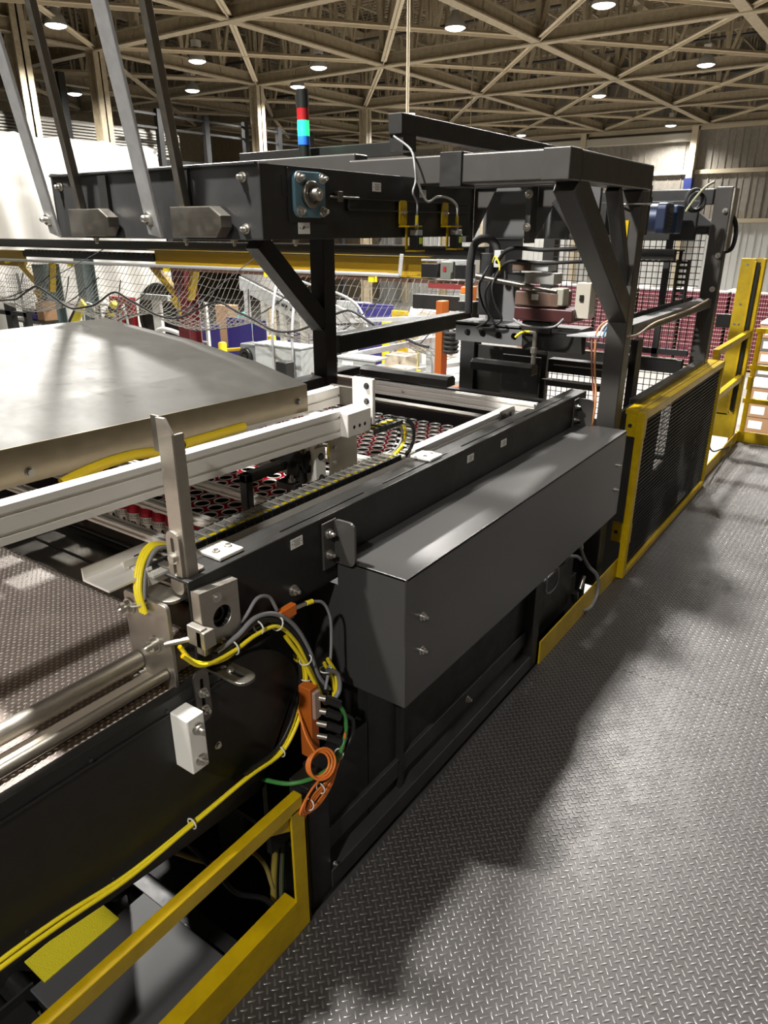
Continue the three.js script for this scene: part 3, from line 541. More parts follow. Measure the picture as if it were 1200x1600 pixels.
// ---------------------------------------------------------------- overhead conveyor hung on straps
{
  const t = T('overhead_conveyor', 'dark overhead sheet conveyor hung on steel straps above the table', 'conveyor');
  const x0 = -2.93, x1 = -1.76, y0 = 1.86, y1 = 2.09, zn = -1.8, zf = -3.18;
  const rw = P(t, 'side_wall', [bx(x1 - .008, x1, y0, y1, zf, zn, .003), bx(x1 - .05, x1 - .004, y1 - .006, y1, zf, zn, .002), bx(x1 - .05, x1 - .004, y0, y0 + .006, zf, zn)], MT.black);
  P(t, 'side_wall', [bx(x0, x0 + .008, y0, y1 + .01, zf, zn, .003)], MT.black);
  const ew = P(t, 'end_wall', [bx(x0 + .008, x1 - .008, y0, y1, zn - .008, zn - .002, .002), bx(x0 + .01, x1 - .01, y1 - .004, y1 + .004, zn - .05, zn + .012, .002)], MT.charcoal);
  P(ew, 'stiffener', [bx(-2.6, -2.55, y0 + .01, y1 - .01, zn - .002, zn + .012)], MT.black); P(ew, 'stiffener', [bx(-2.14, -2.09, y0 + .01, y1 - .01, zn - .002, zn + .012)], MT.black);
  for (const [x, y] of [[-2.87, 2.05], [-1.838, 2.05], [-1.838, 1.894]]) bolt(ew, [x, y, zn - .002], [0, 0, 1], 1.1);
  P(t, 'slider_bed', bx(x0 + .01, x1 - .01, 1.9, 1.915, zf, zn - .06), MT.blackSatin);
  P(t, 'end_roller', cyl([x0 + .01, 1.975, -2.0], [x1 - .01, 1.975, -2.0], .05, 24), MT.blackSatin);
  for (const [x, z] of [[-2.75, zn - .05], [-2.2, zn - .05], [-1.95, zn - .05], [-1.8, -2.5], [-1.8, -2.0]]) bolt(t, [x, y0, z], [0, -1, 0], .9);
  P(rw, 'slot_channel', [bx(x1, x1 + .012, 1.995, 2.001, -3.16, -2.24), bx(x1, x1 + .012, 1.957, 1.963, -3.16, -2.24), bx(x1, x1 + .01, 1.957, 2.001, -2.25, -2.24)], MT.boltDark);
  P(rw, 'take_up_slot', bx(x1, x1 + .002, 1.995, 2.06, -1.94, -1.9), MT.blackDeep);
  P(rw, 'take_up_screw', [cyl([x1 + .014, 2.0, -2.13], [x1 + .014, 2.0, -2.3], .0045, 8), bx(x1, x1 + .02, 1.985, 2.02, -2.2, -2.17, .002)], MT.stainlessDark);
  printPlate(rw, 'print_plate', [x1 + .002, 2.043, -2.43], .055, .032, 'x', MPlate); printPlate(rw, 'print_plate', [x1 + .002, 2.03, -2.76], .05, .03, 'x', MPlate);
  printPlate(rw, 'maker_plate', [x1 + .002, 1.897, -2.0], .06, .038, 'x', MLogo);
  // flange bearing
  const b = P(t, 'flange_bearing', [plate(rrect(-2.105, -1.945, 1.93, 2.075, .03), 'x', x1, .016, [], .004)], std(C(.1, .2, .26), .45, .2), 'blue cast flange bearing');
  P(b, 'bearing_ring', [new THREE.TorusGeometry(.036, .009, 10, 28).rotateY(Math.PI / 2).translate(x1 + .026, 2.003, -2.02), cyl([x1 + .01, 2.003, -2.02], [x1 + .026, 2.003, -2.02], .045, 28)], MT.stainlessDark);
  P(b, 'shaft_end', [cyl([x1 + .02, 2.003, -2.02], [x1 + .06, 2.003, -2.02], .02, 20), cyl([x1 + .06, 2.003, -2.02], [x1 + .068, 2.003, -2.02], .01, 6)], MT.bolt);
  P(b, 'backing_plate', plate(rrect(-2.125, -1.925, 1.915, 2.085, .008), 'x', x1 - .001, .005), MT.plasticBlack);
  for (const [z, y] of [[-1.965, 2.055], [-2.085, 2.055], [-1.965, 1.95], [-2.085, 1.95]]) bolt(b, [x1 + .016, y, z], [1, 0, 0], 1.15);
}
// hanger straps and the sleeves they are bolted to
{
  const strap = (pts, w, th, label, bxz) => {
    const t = T('hanger_strap', label, 'strap', 'steel straps holding the overhead conveyor');
    const [a, b] = pts; P(t, 'flat_bar', bar(a, b, w, th, V(0, .2, 1), .003), bxz ? MT.galvan : MT.stainlessDark);
    if (bxz) bolt(t, [a[0], a[1] + .055, a[2] + th], [0, 0, 1], 1.7);
    return t;
  };
  strap([[-2.79, 1.872, -1.7], [-2.56, 2.95, -1.38]], .072, .012, 'leftmost light grey flat strap with a bolt at its foot', true);
  strap([[-2.176, 1.872, -1.7], [-2.0, 2.95, -1.38]], .072, .012, 'second light grey flat strap, in the middle, with a bolt at its foot', true);
  strap([[-2.7, 1.965, -1.77], [-2.67, 3.05, -1.62]], .03, .03, 'dark square bar behind the leftmost light strap', false);
  strap([[-2.095, 1.965, -1.77], [-2.09, 3.05, -1.62]], .03, .03, 'dark square bar behind the middle light strap', false);
  for (const [x, l] of [[-2.75, 'dark steel sleeve plate at the foot of the leftmost strap'], [-2.14, 'dark steel sleeve plate at the foot of the middle strap']])
    M1('sleeve_plate', l, 'bracket', plate([[x, 1.868], [x + .22, 1.868], [x + .25, 1.9], [x + .25, 1.935], [x + .2, 1.965], [x, 1.965]], 'z', -1.79, .05, [], .004), MT.stainlessDark);
}
// two yellow-bracketed photo sensors
for (const [z, l] of [[-2.6, 'yellow-bracketed photo sensor under the overhead conveyor, nearer to the bearing'], [-2.93, 'yellow-bracketed photo sensor under the overhead conveyor, next to the tower frame']]) {
  const t = T('photo_sensor', l, 'sensor'), x = -1.75;
  const br = P(t, 'bracket', [plate(rrect(z - .022, z + .03, 1.905, 2.0, .012), 'x', x, .006, [slot(z - .008, z - .001, 1.92, 1.97), slot(z + .012, z + .019, 1.92, 1.97)]), bx(x, x + .05, 1.9, 1.906, z - .07, z + .03), bx(x + .0, x + .006, 1.815, 1.905, z - .03, z - .018)], MT.yellow, 'yellow bent bracket');
  for (const q of [z - .004, z + .015]) bolt(br, [x + .006, 1.955, q], [1, 0, 0], .55);
  P(t, 'sensor_body', [bx(x + .008, x + .05, 1.812, 1.868, z - .08, z - .036, .003)], MT.plasticBlack);
  P(t, 'sensor_top', [bx(x + .01, x + .048, 1.868, 1.89, z - .078, z - .038, .003)], MT.greyBox);
  P(t, 'lens', [bx(x + .05, x + .053, 1.835, 1.86, z - .07, z - .048, .001)], std(C(.6, .75, .05), .4), 'lime green window');
  P(t, 'base_plate', bx(x + .0, x + .055, 1.805, 1.811, z - .085, z - .02), MT.yellow);
  P(t, 'plug', [cyl([x + .03, 1.89, z - .058], [x + .03, 1.915, z - .058], .008, 12)], MT.greyBox); P(t, 'plug_nut', cyl([x + .03, 1.915, z - .058], [x + .03, 1.945, z - .058], .007, 10), MT.yellowBright);
}
M1('sensor_cable', 'pale sensor cable rising from the nearer photo sensor to the upper beam', 'cable', [tube([[-1.72, 1.945, -2.658], [-1.72, 1.99, -2.66], [-1.725, 2.03, -2.635], [-1.73, 2.07, -2.66], [-1.74, 2.12, -2.67], [-1.78, 2.19, -2.7], [-1.88, 2.25, -2.72]], .0045, 50)], std(C(.16, .16, .16), .5));
M1('sensor_cable', 'pale sensor cable curving from the farther photo sensor to the other cable', 'cable', [tube([[-1.72, 1.945, -2.988], [-1.72, 1.985, -2.985], [-1.722, 2.015, -2.92], [-1.728, 2.02, -2.83], [-1.735, 2.0, -2.76], [-1.738, 2.06, -2.7], [-1.738, 2.1, -2.675]], .005, 50)], MT.cableWhite);

// ---------------------------------------------------------------- tower frame
{
  const t = T('tower_frame', 'big charcoal steel tower frame with diagonal braces beyond the table', 'frame');
  P(t, 'top_beam', [sq([-1.2, 2.115, -2.77], [-2.12, 2.115, -2.77], .1, .11)], MT.frame);
  P(t, 'top_beam', [sq([-2.1, 2.15, -2.79], [-3.6, 2.15, -2.79], .1, .1)], MT.frame);
  P(t, 'corner_cap', bx(-1.21, -1.1, 2.06, 2.172, -2.83, -2.715, .006), MT.frame);
  P(t, 'side_beam', [sq([-1.15, 2.115, -2.83], [-1.15, 2.115, -3.75], .1, .11)], MT.frame);
  P(t, 'lower_beam', [sq([-1.2, 2.095, -3.05], [-2.6, 2.095, -3.05], .08, .06)], MT.frame);
  P(t, 'lower_beam', [sq([-1.2, 2.12, -3.66], [-2.4, 2.12, -3.66], .07, .06)], MT.charcoal);
  P(t, 'leg', bx(-1.2, -1.1, 0, 2.06, -3.72, -3.62, .008), MT.frame);
  P(t, 'brace', bar([-1.15, 2.07, -2.83], [-1.15, 1.5, -3.66], .095, .11, V(0, 1, 0), .008), MT.frame);
  P(t, 'brace', bar([-1.17, 1.62, -3.66], [-1.52, 2.04, -3.66], .08, .08, V(0, 1, 0), .006), MT.black);
  P(t, 'strut', bar([-1.15, 2.06, -3.35], [-1.15, 1.62, -3.66], .06, .05, V(0, 1, 0), .004), MT.frame);
  // upper rail along z and its stand-off
  P(t, 'upper_rail', [bx(-1.93, -1.86, 2.26, 2.34, -4.6, -2.75, .005), bx(-1.93, -1.86, 2.2, 2.26, -2.86, -2.76)], MT.black);
  P(t, 'upper_rail', [bx(-3.2, -2.1, 2.215, 2.28, -3.2, -3.12, .005)], MT.blackSatin);
  P(t, 'saddle', bx(-1.65, -1.55, 2.05, 2.178, -2.83, -2.712, .003), MT.black);
  // far legs and beams
  P(t, 'leg', bx(-1.2, -1.09, 0, 2.15, -5.62, -5.52, .008), MT.frame);
  P(t, 'top_beam', sq([-1.21, 2.09, -5.575], [-2.29, 2.09, -5.575], .08, .1), MT.charcoal);
  P(t, 'brace', bar([-1.16, 1.86, -5.57], [-1.48, 2.08, -5.57], .07, .08, V(0, 0, 1)), MT.charcoal);
  P(t, 'leg', bx(-2.4, -2.3, 0, 2.1, -5.62, -5.52, .008), MT.black);
  P(t, 'edge_plate', bx(-1.085, -1.075, 1.75, 2.14, -5.64, -5.5), MT.stainless, 'bright metal edge strip');
  for (const y of [2.0, 1.72, 1.5]) bolt(t, [-1.12, y, -5.52], [0, 0, 1], 1.2);
  P(t, 'side_beam', [sq([-1.15, 1.41, -3.75], [-1.15, 1.41, -5.5], .09, .06)], MT.charcoal);
  P(t, 'gusset', plate([[-3.73, 1.37], [-3.9, 1.37], [-3.73, 1.12]], 'x', -1.17, .01), MT.charcoal);
  P(t, 'cable_tie', new THREE.TorusGeometry(.075, .004, 6, 24).rotateX(Math.PI / 2).scale(1, 1, 1).translate(-1.15, 2.0, -3.67), MT.white);
  P(t, 'warning_label', bx(-1.19, -1.15, 1.84, 1.93, -3.617, -3.615), MT.yellow, 'yellow warning label');
}
M1('support_post', 'black square post with a diagonal brace under the overhead conveyor', 'post', [bx(-2.46, -2.37, .9, 1.86, -2.92, -2.83, .006)], MT.black).children;
{
  const o = THINGS[THINGS.length - 1]; P(o, 'diagonal_brace', bar([-2.415, 1.845, -2.42], [-2.415, 1.44, -2.85], .085, .085, V(0, 1, 0), .006), MT.black);
  P(o, 'foot_beam', sq([-2.415, 1.14, -2.83], [-2.415, 1.14, -2.2], .08, .08), MT.black);
}
M1('black_arm', 'thick black arm running from the support post towards the hoist', 'beam', [sq([-2.5, 1.31, -3.05], [-2.5, 1.31, -4.55], .09, .1), bx(-2.56, -2.44, 1.27, 1.42, -4.6, -4.5, .004)], MT.black);
M1('tilt_bar', 'black rounded bar lying over the far end of the table', 'bar', plate([[-2.95, 1.18], [-3.03, 1.18], [-3.03, 1.215], [-3.01, 1.23], [-2.97, 1.23], [-2.95, 1.215]], 'x', -2.25, .53, [], .004), MT.blackSatin);
M1('tilt_bar', 'short black rounded bar in front of the dark sheet doors', 'bar', plate([[-3.45, 1.18], [-3.53, 1.18], [-3.53, 1.22], [-3.51, 1.235], [-3.47, 1.235], [-3.45, 1.22]], 'x', -1.87, .36, [], .004), MT.blackSatin);
// signal tower
{
  const t = T('signal_tower', 'signal tower with glowing green light between red and blue segments', 'light'), x = -2.66, z = -3.05;
  P(t, 'base', cyl([x, 2.2, z], [x, 2.285, z], .028, 20), MT.plasticBlack);
  P(t, 'blue_segment', cyl([x, 2.285, z], [x, 2.325, z], .03, 20), std(C(.03, .12, .6), .3));
  const gm = new THREE.MeshStandardMaterial({ color: C(.02, .6, .3), emissive: C(.03, 1, .28), emissiveIntensity: 1.3, roughness: .3 });
  P(t, 'green_segment', cyl([x, 2.325, z], [x, 2.395, z], .03, 20), gm, 'glowing green segment');
  P(t, 'red_segment', cyl([x, 2.395, z], [x, 2.45, z], .03, 20), std(C(.3, .01, .015), .3));
  P(t, 'cap', cyl([x, 2.45, z], [x, 2.53, z], .031, 20), MT.plasticBlack);
  const l = new THREE.PointLight(C(.1, 1, .5), .05); l.position.set(x + .02, 2.36, z + .1); l.castShadow = true; scene.add(l);
}
M1('drop_rod', 'thin pale drop rod hanging from the roof behind the tower frame', 'rod', cyl([-4, 2.2, -6], [-4, 8.6, -6], .014, 8), MT.tanLight);

// ---------------------------------------------------------------- hoist head inside the tower
{
  const t = T('hoist_head', 'cluttered hoist head with grey panels, cylinders and hoses in the tower', 'machine');
  const hang = (x) => {
    const h = P(t, 'hanger_plate', [bx(x, x + .03, 1.82, 2.19, -3.82, -3.74, .003), plate([[x + .03, 2.17], [x + .2, 2.17], [x + .03, 1.84]], 'z', -3.83, .01), bx(x, x + .22, 2.17, 2.185, -3.86, -3.74)], MT.frame);
    for (const y of [2.06, 1.9]) bolt(h, [x + .015, y, -3.74], [0, 0, 1], 1.4);
  };
  hang(-2.12); hang(-1.74);
  for (const [a, b, y] of [[-2.1, -1.72, 2.13], [-1.7, -1.42, 2.12]]) P(t, 'side_panel', bx(a, b, 1.84, y, -3.98, -3.95, .003), std(C(.07, .07, .071), .5));
  P(t, 'drive_panel', bx(-1.42, -1.2, 1.86, 2.1, -4.1, -4.06, .003), MT.blackSatin);
  P(t, 'back_panel', bx(-2.07, -1.86, 1.38, 1.84, -4.0, -3.98, .004), std(C(.13, .13, .135), .5));
  P(t, 'roller_tube', cyl([-2.03, 1.42, -3.9], [-2.03, 1.76, -3.9], .045, 20), MT.charcoal);
  P(t, 'energy_chain', tube([[-2.13, 1.42, -3.88], [-2.13, 1.72, -3.88], [-2.1, 1.82, -3.88], [-2.03, 1.84, -3.88], [-1.97, 1.8, -3.88], [-1.96, 1.7, -3.88]], .024, 40, 8), MT.rubber);
  P(t, 'terminal_box', bx(-1.94, -1.9, 1.69, 1.78, -3.86, -3.8, .003), MT.greyBox);
  P(t, 'valve_box', [bx(-1.8, -1.69, 1.68, 1.73, -3.86, -3.75, .003)], std(C(.12, .08, .055), .5)); P(t, 'valve_box', bx(-1.69, -1.59, 1.68, 1.73, -3.86, -3.75, .003), MT.greyBox);
  P(t, 'valve_box', bx(-1.82, -1.72, 1.62, 1.665, -3.86, -3.74, .003), MT.boltDark); P(t, 'valve_box', bx(-1.72, -1.55, 1.615, 1.67, -3.86, -3.74, .003), std(C(.42, .42, .4), .4, .5));
  P(t, 'gripper_motor', [bx(-1.76, -1.5, 1.5, 1.58, -3.9, -3.72, .01)], std(C(.13, .08, .06), .45)); P(t, 'gripper_motor', [bx(-1.76, -1.42, 1.425, 1.495, -3.9, -3.72, .01)], std(C(.05, .015, .015), .4));
  P(t, 'name_plate', bx(-1.66, -1.62, 1.535, 1.565, -3.719, -3.717), MT.label);
  P(t, 'cylinder', [cyl([-1.98, 1.64, -3.72], [-1.66, 1.6, -3.72], .014, 14), cyl([-1.66, 1.6, -3.72], [-1.52, 1.585, -3.72], .009, 12), cyl([-2.0, 1.643, -3.72], [-1.96, 1.638, -3.72], .02, 14)], MT.stainlessDark, 'slim pneumatic cylinder');
  P(t, 'clear_bowl', [bx(-1.56, -1.48, 1.51, 1.6, -3.8, -3.72, .008)], std(C(.3, .29, .24), .3));
  const eb = P(t, 'enclosure', [bx(-1.43, -1.35, 1.45, 1.63, -3.85, -3.76, .004)], std(C(.42, .39, .33), .5), 'small cream switch enclosure'); P(eb, 'switch', bx(-1.405, -1.385, 1.54, 1.57, -3.76, -3.752), MT.plasticBlack);
  for (const [y, r] of [[1.8, .011], [1.735, .009]]) P(t, 'air_line', tube([[-1.9, y - .08, -3.76], [-1.8, y - .01, -3.7], [-1.6, y - .01, -3.7], [-1.42, y + .0, -3.78], [-1.28, y + .02, -3.9]], r, 40), MT.rubber);
  for (const [a, b] of [[-1.94, 1.7], [-1.9, 1.66], [-1.86, 1.7]]) P(t, 'hose', tube([[a, b, -3.74], [a - .02, b - .1, -3.68], [a, b - .2, -3.69], [a + .03, b - .28, -3.72], [a - .06, 1.36, -3.75]], .006, 40), MT.rubber);
  P(t, 'hose', tube([[-1.92, 1.72, -3.75], [-1.89, 1.75, -3.72], [-1.86, 1.7, -3.72], [-1.87, 1.66, -3.73]], .005, 24), MT.cableYellow); P(t, 'hose', tube([[-1.75, 1.43, -3.7], [-1.68, 1.405, -3.68], [-1.5, 1.41, -3.68], [-1.46, 1.45, -3.7]], .006, 24), MT.cableGrey);
  P(t, 'arm_bar', bar([-1.42, 1.78, -3.9], [-1.38, 1.6, -3.8], .02, .012), MT.stainlessDark);
  // beam with round holes
  const holes = []; for (let i = 0; i < 5; i++) holes.push([-2.07 + i * .1, 1.325, .02]);
  P(t, 'hole_beam', [plate([[-2.15, 1.275], [-1.72, 1.275], [-1.72, 1.375], [-2.15, 1.375]], 'z', -3.78, .012, holes.slice(0, 4)), bx(-2.15, -1.4, 1.365, 1.385, -3.98, -3.768)], std(C(.1, .1, .102), .5), 'grey beam with a row of round holes');
  P(t, 'hole_beam', [bx(-1.72, -1.36, 1.26, 1.375, -3.8, -3.772, .004), bx(-1.72, -1.55, 1.36, 1.42, -3.85, -3.75, .004)], MT.black);
  P(t, 'backing', bx(-2.15, -1.42, 1.28, 1.37, -3.93, -3.9), MT.blackDeep);
  P(t, 'elbow_fitting', [cyl([-1.63, 1.16, -3.74], [-1.63, 1.36, -3.74], .013, 12), cyl([-1.63, 1.25, -3.74], [-1.63, 1.28, -3.74], .02, 12), cyl([-1.63, 1.36, -3.74], [-1.66, 1.365, -3.73], .01, 10)], MT.stainless);
  P(t, 'hose', tube([[-1.66, 1.365, -3.73], [-1.7, 1.36, -3.72], [-1.74, 1.33, -3.72]], .007, 16), MT.cableYellow);
}
// dark sheets and bars under the hoist
{
  const t = T('discharge_doors', 'dark sheet doors and rails below the hoist beam', 'door');
  for (const [za, zb] of [[-4.12, -3.76], [-4.62, -4.2], [-5.06, -4.94], [-5.5, -5.12]]) P(t, 'inner_panel', bx(-1.14, -1.12, .4, .98, zb > za ? za : zb, zb > za ? zb : za), MT.blackDeep);
  P(t, 'inner_panel', bx(-1.14, -1.12, -.3, .4, -5.5, -3.76), MT.blackDeep); P(t, 'inner_panel', bx(-1.4, -1.38, -.6, .93, -3.74, -2.74), MT.blackDeep); P(t, 'inner_panel', bx(-1.38, -1.2, -.6, .93, -3.76, -3.74), MT.blackDeep);
  P(t, 'door_sheet', bx(-2.2, -1.72, .6, 1.2, -4.16, -4.14, .003), std(C(.03, .03, .028), .35, .2)); P(t, 'door_sheet', bx(-1.95, -1.7, .6, 1.18, -4.02, -4.0, .003), MT.blackSatin);
  P(t, 'post', bx(-2.3, -2.2, .0, 1.3, -4.2, -4.1), MT.charcoal);
  P(t, 'door_rail', [bx(-1.7, -1.24, 1.08, 1.16, -4.2, -4.12, .004)], MT.black); P(t, 'door_rail', [bx(-1.7, -1.24, 1.0, 1.04, -4.15, -4.1, .004)], MT.black);
  P(t, 'rail_edge', bx(-1.66, -1.26, 1.125, 1.131, -4.12, -4.112), MT.stainless); P(t, 'rail_edge', bx(-1.72, -1.26, 1.035, 1.041, -4.1, -4.092), MT.stainless);
  P(t, 'door_rail', [bx(-1.24, -1.2, .6, 1.3, -4.3, -4.2)], MT.black);
  P(t, 'support_plate', plate([[-1.38, .55], [-1.28, .55], [-1.28, .84], [-1.31, .89], [-1.35, .89], [-1.38, .84]], 'z', -3.9, .02), MT.charcoal, 'grey rounded plate with a slot');
  P(t, 'door_rail', [sq([-1.12, .95, -4.0], [-1.12, .95, -5.5], .06, .12)], MT.blackSatin); P(t, 'door_rail', [sq([-2.2, .98, -5.35], [-1.2, .98, -5.35], .06, .1)], MT.blackSatin); P(t, 'rail_edge', bx(-2.1, -1.24, 1.03, 1.036, -5.32, -5.31), MT.stainless);
}
// wire mesh panels inside the tower
function mesh(t, axis, at, u0, u1, y0, y1, pu, py, r, m, name = 'wire') {
  const g = []; const L = (a, b) => bar(a, b, r, r);
  for (let u = u0 + pu / 2; u < u1; u += pu) g.push(axis === 'z' ? L([u, y0, at], [u, y1, at]) : L([at, y0, u], [at, y1, u]));
  for (let y = y0 + py / 2; y < y1; y += py) g.push(axis === 'z' ? L([u0, y, at + r], [u1, y, at + r]) : L([at + r, y, u0], [at + r, y, u1]));
  const q = P(t, 'wire_mesh', g, m); q.userData.kind = 'stuff'; return q;
}
{
  const t = T('mesh_guard', 'black wire mesh guard panel on the far side of the tower', 'fence');
  mesh(t, 'z', -5.45, -2.3, -1.2, 1.08, 1.86, .042, .042, .005, MT.blackDeep); P(t, 'frame_rail', [bx(-2.3, -1.2, 1.04, 1.08, -5.47, -5.43)], MT.blackDeep); P(t, 'frame_rail', [bx(-2.3, -1.2, 1.86, 1.9, -5.47, -5.43)], MT.blackDeep);
  P(t, 'frame_post', [bx(-1.45, -1.41, 1.0, 1.9, -5.47, -5.43)], MT.blackDeep);
  const u = T('mesh_guard', 'lower black wire mesh guard panel with light behind it', 'fence');
  mesh(u, 'z', -5.4, -2.3, -1.2, .3, .93, .045, .045, .005, MT.blackDeep); P(u, 'frame_rail', [bx(-2.3, -1.2, .27, .3, -5.42, -5.38)], MT.blackDeep); P(u, 'frame_post', [bx(-1.75, -1.68, .3, .95, -5.42, -5.38)], MT.blackDeep);
}
{
  const t = T('gear_motor', 'dark blue gear motor with a finned end at the tower top', 'motor');
  P(t, 'motor_body', [cyl([-1.62, 1.95, -4.9], [-1.36, 1.95, -4.9], .085, 28)], MT.blueMotor);
  P(t, 'fan_cover', [plate(rrect(-4.99, -4.81, 1.86, 2.04, .035), 'x', -1.37, .06, [], .008)], MT.blueMotor); for (let i = 0; i < 6; i++) P(t, 'grille_bar', bx(-1.309, -1.304, 1.89 + i * .022, 1.898 + i * .022, -4.955, -4.845), MT.plasticBlack);
  P(t, 'gearbox', [bx(-1.44, -1.3, 1.86, 2.03, -5.2, -5.03, .012)], std(C(.02, .04, .09), .45, .3)); P(t, 'terminal_box', bx(-1.56, -1.44, 2.03, 2.08, -4.95, -4.83, .006), MT.blueMotor);
  P(t, 'mount_plate', bx(-2.2, -1.24, 1.82, 2.06, -5.34, -5.3, .003), MT.black);
}
M1('cable_coil', 'coiled dark cable with a pale strap hanging above the gear motor', 'cable', [new THREE.TorusGeometry(.06, .014, 8, 28).rotateY(.9).translate(-1.25, 2.06, -5.2), new THREE.TorusGeometry(.052, .012, 8, 28).rotateY(.7).translate(-1.23, 2.05, -5.18)], MT.rubber);
{ const c = THINGS[THINGS.length - 1]; P(c, 'pale_strap', tube([[-1.27, 1.99, -5.1], [-1.24, 2.05, -5.12], [-1.2, 2.13, -5.2], [-1.17, 2.17, -5.3]], .008, 20), std(C(.25, .26, .16), .6)); }
{
  const t = T('cable_tray', 'black cable tray with orange and white wires running along the tower side', 'tray');
  P(t, 'tray_wall', [bx(-1.24, -1.13, 1.385, 1.392, -5.5, -3.8), bx(-1.24, -1.235, 1.392, 1.45, -5.5, -3.8)], MT.charcoal);
  P(t, 'tray_end', [plate([[-1.42, -3.66], [-1.2, -3.72], [-1.2, -3.86], [-1.34, -3.9]], 'y', 1.368, .008)], MT.greyBox);
  P(t, 'orange_wire', tube([[-1.1, 1.395, -3.62], [-1.085, 1.39, -3.75], [-1.08, 1.42, -4.0], [-1.08, 1.425, -4.4], [-1.08, 1.43, -4.8], [-1.08, 1.45, -5.2], [-1.12, 1.44, -5.45]], .006, 60), std(C(.4, .3, .2), .6));
  for (const [dx, m] of [[0, MT.cableWhite], [.02, MT.cableBlue], [-.02, std(C(.5, .25, .15), .6)], [.035, MT.cableGrey]]) P(t, 'loose_wire', tube([[-1.26 + dx, 1.376, -3.7], [-1.25 + dx, 1.42, -3.72], [-1.22 + dx, 1.45, -3.78], [-1.18 + dx * .4, 1.45, -3.9]], .006, 24), m);
  P(t, 'down_wire', tube([[-1.27, 1.36, -3.68], [-1.255, 1.22, -3.67], [-1.215, 1.08, -3.62], [-1.212, .95, -3.61], [-1.225, .8, -3.61], [-1.23, .72, -3.61]], .006, 40), std(C(.45, .2, .08), .6)); P(t, 'down_wire', tube([[-1.29, 1.36, -3.68], [-1.27, 1.22, -3.67], [-1.225, 1.06, -3.62], [-1.22, .95, -3.61], [-1.24, .8, -3.61]], .005, 40), std(C(.25, .08, .05), .6));
}
{
  const t = T('energy_chain', 'black energy chain hanging in an upright curve at the far tower leg', 'cable chain');
  const g = mg([bx(-.04, -.03, -.018, .018, -.03, .03), bx(.03, .04, -.018, .018, -.03, .03), bx(-.04, .04, -.008, .008, -.03, -.022)]);
  const pth = []; for (let i = 0; i < 9; i++) pth.push([-1.62 + i * .04, 1.72, Math.PI / 2]); for (let i = 0; i < 10; i++) pth.push([-1.27 + .0 * i, 1.68 - i * .036, 0]);
  for (const [x, y, a] of pth) { const m = P(t, 'link', g, MT.plasticBlack); m.position.set(x, y, -5.25); m.rotation.z = a; }
  P(t, 'ribbed_sleeve', cyl([-1.6, 1.73, -5.2], [-1.32, 1.73, -5.2], .035, 16), MT.charcoal);
}
M1('riser_cable', 'thick black cable looping out behind the far tower leg', 'cable', tube([[-1.09, 1.98, -5.6], [-1.06, 1.93, -5.6], [-1.045, 1.84, -5.6], [-1.06, 1.76, -5.6], [-1.1, 1.74, -5.6]], .014, 30), MT.rubber);
// ---------------------------------------------------------------- yellow guards and rails
{
  const t = T('low_guard_rail', 'low yellow guard rail with gusset and toe board in the near corner', 'railing'), x = -1.04;
  P(t, 'top_rail', [sq([x - .015, .463, .6], [x - .015, .463, -1.085], .03, .046)], MT.yellow);
  P(t, 'post', [bx(x - .05, x, 0, .455, -1.098, -1.088, .002), bx(x - .008, x, 0, .45, -1.098, -1.04, .002)], MT.yellow);
  P(t, 'gusset', plate([[-1.085, .44], [-.95, .44], [-1.085, .36]], 'x', x - .02, .01), MT.yellow);
  P(t, 'toe_board', [bx(x - .008, x, -.02, .13, -1.045, .6, .002), bx(x - .05, x - .004, .122, .13, -1.045, .6, .002)], MT.yellow);
}
{
  const t = T('guard_panel', 'yellow framed wire guard panel beyond the long grey cover', 'fence'), x = -1.0, z0 = -3.8, z1 = -5.78;
  P(t, 'frame_post', bx(x - .04, x, .004, .985, z0 - .045, z0, .004), MT.yellow); P(t, 'frame_post', bx(x - .04, x, .004, .985, z1, z1 + .03, .004), MT.yellow);
  P(t, 'frame_rail', bx(x - .04, x, .94, .985, z1, z0 - .046, .004), MT.yellow); P(t, 'frame_rail', bx(x - .04, x, .004, .045, z1, z0 - .046, .004), MT.yellow);
  P(t, 'top_cap', [bx(x - .12, x - .045, .955, .985, z1, z0 - .05, .004)], MT.yellow);
  const g = [], v = []; for (let y = .06; y < .935; y += .0245) g.push(bar([x - .016, y, z0 - .04], [x - .016, y, z1 + .02], .0035, .004)); for (let z = z0 - .06; z > z1 + .03; z -= .025) v.push(bar([x - .021, .04, z], [x - .021, .945, z], .004, .004));
  P(t, 'wire_mesh', g, std(C(.03, .03, .028), .4, .4)).userData.kind = 'stuff'; P(t, 'cross_wires', v, MT.blackDeep).userData.kind = 'stuff';
  for (const y of [.905, .28]) { const h = P(t, 'hinge_bracket', [bx(x - .1, x - .04, y - .06, y + .06, z0 - .02, z0 - .012, .002), bx(x - .042, x + .002, y - .06, y + .06, z0 - .05, z0 + .003, .002)], MT.yellow); bolt(h, [x - .075, y, z0 - .012], [0, 0, 1], .8, capG, MT.boltDark); }
}
M1('toe_board', 'yellow toe board strip on the floor under the grey cover', 'toe board', [bx(-1.048, -1.04, -.03, .12, -3.82, -2.72, .002)], MT.yellow);
M1('toe_board', 'yellow toe board strip on the floor beyond the wire guard panel', 'toe board', [bx(-1.05, -1.04, -.03, .1, -7.3, -5.79, .002)], MT.yellow);
{
  const t = T('side_railing', 'yellow handrail between the wire guard panel and the tall yellow post', 'railing');
  for (const y of [1.03, .64]) P(t, 'rail', sq([-1.08, y, -5.8], [-1.08, y, -7.08], .045, .05), MT.yellow);
  for (const z of [-5.84, -7.2]) P(t, 'post', sq([-1.08, 0, z], [-1.08, 1.03, z], .045, .045), MT.yellow);
}
